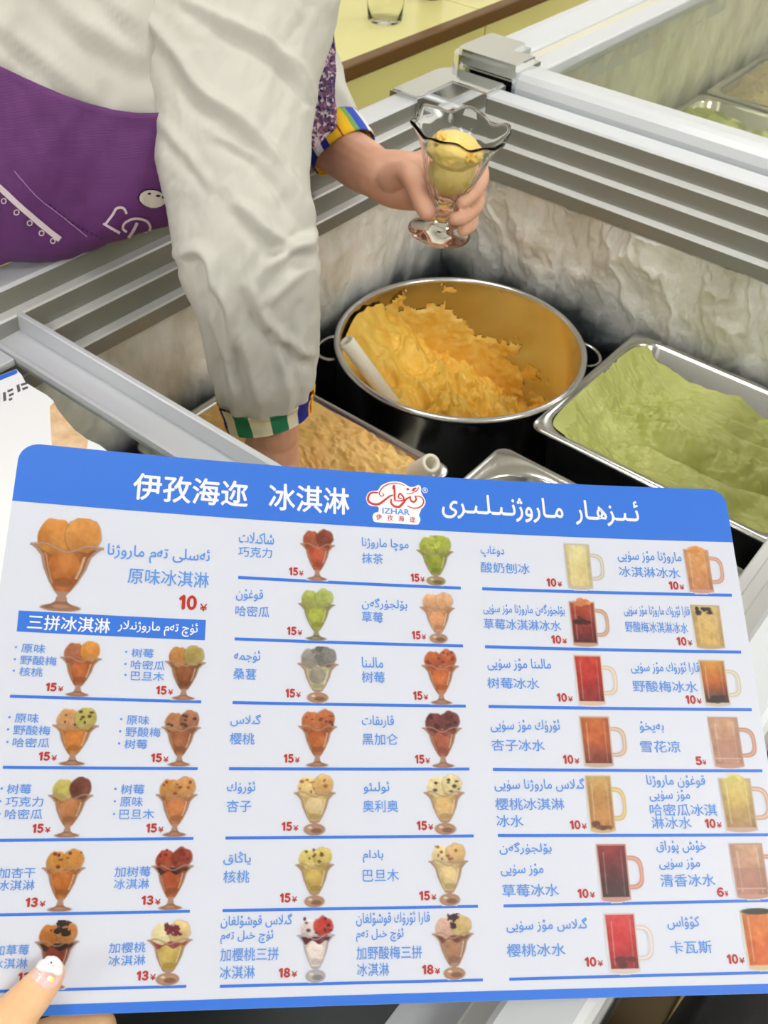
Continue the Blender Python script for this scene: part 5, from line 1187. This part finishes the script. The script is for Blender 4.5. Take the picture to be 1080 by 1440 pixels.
# ------------------------------------------------------------------ paper on the lid, cup and jar on the counter, black block beside the freezer
PZL = -.0835
def lidpt(x, y, dz=0): return onz(x, y, RIM + PZL * H + dz)
paper_o = [(-60, 548), (0, 528), (23, 519.5), (30, 527), (36, 538), (52, 548), (66, 556), (75, 564), (80, 575), (92, 590), (106, 606), (122, 618), (140, 626), (158, 640), (240, 700), (240, 800), (60, 1000), (-160, 900)]
def slab(name, outline, dz, th, m, parent=None):
    bm = bmesh.new(); f_ = bm.faces.new([bm.verts.new(tuple(lidpt(a, b, dz))) for a, b in outline])
    r = bmesh.ops.extrude_face_region(bm, geom=[f_]); bmesh.ops.translate(bm, verts=[g for g in r['geom'] if isinstance(g, bmesh.types.BMVert)], vec=(0, 0, th)); bmesh.ops.recalc_face_normals(bm, faces=bm.faces)
    me_ = bpy.data.meshes.new(name); bm.to_mesh(me_); bm.free(); me_.materials.append(m); o_ = bpy.data.objects.new(name, me_); COL.objects.link(o_)
    if parent: o_.parent = parent
    return o_
pp = slab('paper_poster', paper_o, .0006, .0003, mat('poster_white', (236, 238, 242), .5)); tag(pp, 'white printed poster sheet lying on the sliding glass lid', 'poster')
slab('blue_edge', [(-60, 548), (0, 528), (23, 519.5), (25, 523.5), (22, 526), (0, 535), (-60, 556)], .00095, .0001, M_blue, pp)
slab('printed_ice_cream', [(70, 572), (76, 566), (82, 578), (94, 592), (108, 608), (124, 620), (122, 632), (112, 640), (104, 660), (84, 660), (74, 640), (72, 610)], .00095, .0001, mat('poster_tan_print', (208, 166, 116), .5, noise=((236, 208, 172), 60, .35, .65)), pp)
M_pink2 = mat('poster_dark_print', (84, 84, 90), .5)
for q in ([(4, 552), (8, 551), (9, 563), (5, 565)], [(10, 549), (18, 546), (18.5, 549), (11, 552)], [(12, 555), (19, 552), (19.5, 555), (13, 558)], [(12, 561), (17, 559), (17.5, 562), (13, 564)], [(23, 542), (27, 540), (29, 550), (25, 552)], [(29, 540), (38, 537), (38.5, 540), (30, 543)], [(31, 546), (39, 543), (39.5, 546), (32, 549)]):
    slab('dark_print', q, .00095, .0001, M_pink2, pp)
cb = hz(541, 29, -.42); cb[2] = ZC
pr_ = [(a * 1.35, b * 1.35) for a, b in [(.001, 0), (.024, 0), (.0265, .003), (.029, .03), (.034, .085), (.0355, .088), (.035, .09), (.0335, .088), (.0278, .03), (.0255, .004), (.001, .0035)]]
v, f = lathe(pr_, 48, cb + np.array((0, 0, .0005))); f = [g[::-1] for g in f]; cup = obj('plastic_cup', v, f, mat('clear_plastic', (252, 252, 248), .02, Transmission_Weight=1.0, IOR=1.12), None, True); tag(cup, 'clear plastic cup standing on the yellow tiled counter', 'cup')
jb = hz(606, -4, -.42); jb[2] = ZC
jar = empty('jar', 'small brown jar at the top edge on the yellow counter', 'jar')
v, f = lathe([(.001, 0), (.022, 0), (.026, .004), (.028, .02), (.028, .06), (.022, .072), (.022, .08), (.001, .08)], 40, jb); obj('jar_body', v, f, mat('brown_glaze', (112, 82, 74), .3), jar, True)
v, f = lathe([(.024, .074), (.025, .08), (.025, .09), (.022, .094), (.001, .094)], 40, jb); obj('lid', v, f, M_black, jar, True)
black_block = empty('black_block', 'black block put in for dark clothes beside the freezer', 'black_block')
p0, p1 = onz(992, 1425, .62), onz(1076, 1045, .62)
bx0 = max(p0[0], .03)  # plain block put in where the menu holder's dark clothes would be
MB().box(bx0, bx0 + .22, p0[1] - .12, p1[1] + .0, 0.0, .60, bev=.03).build('block_body', mat('black_fabric', (16, 16, 18), .7, bump=(300, .3, .001)), black_block, True)
v, f = tube(smooth_path([(bx0 + .11, p0[1] - .06, .58), (bx0 + .12, p0[1] + .02, .78), (bx0 + .12, p1[1] - .1, .78), (bx0 + .11, p1[1] - .04, .58)], 8), .009, 10); MB().add(v, f).build('block_loop', M_black, black_block, True)
#PART6
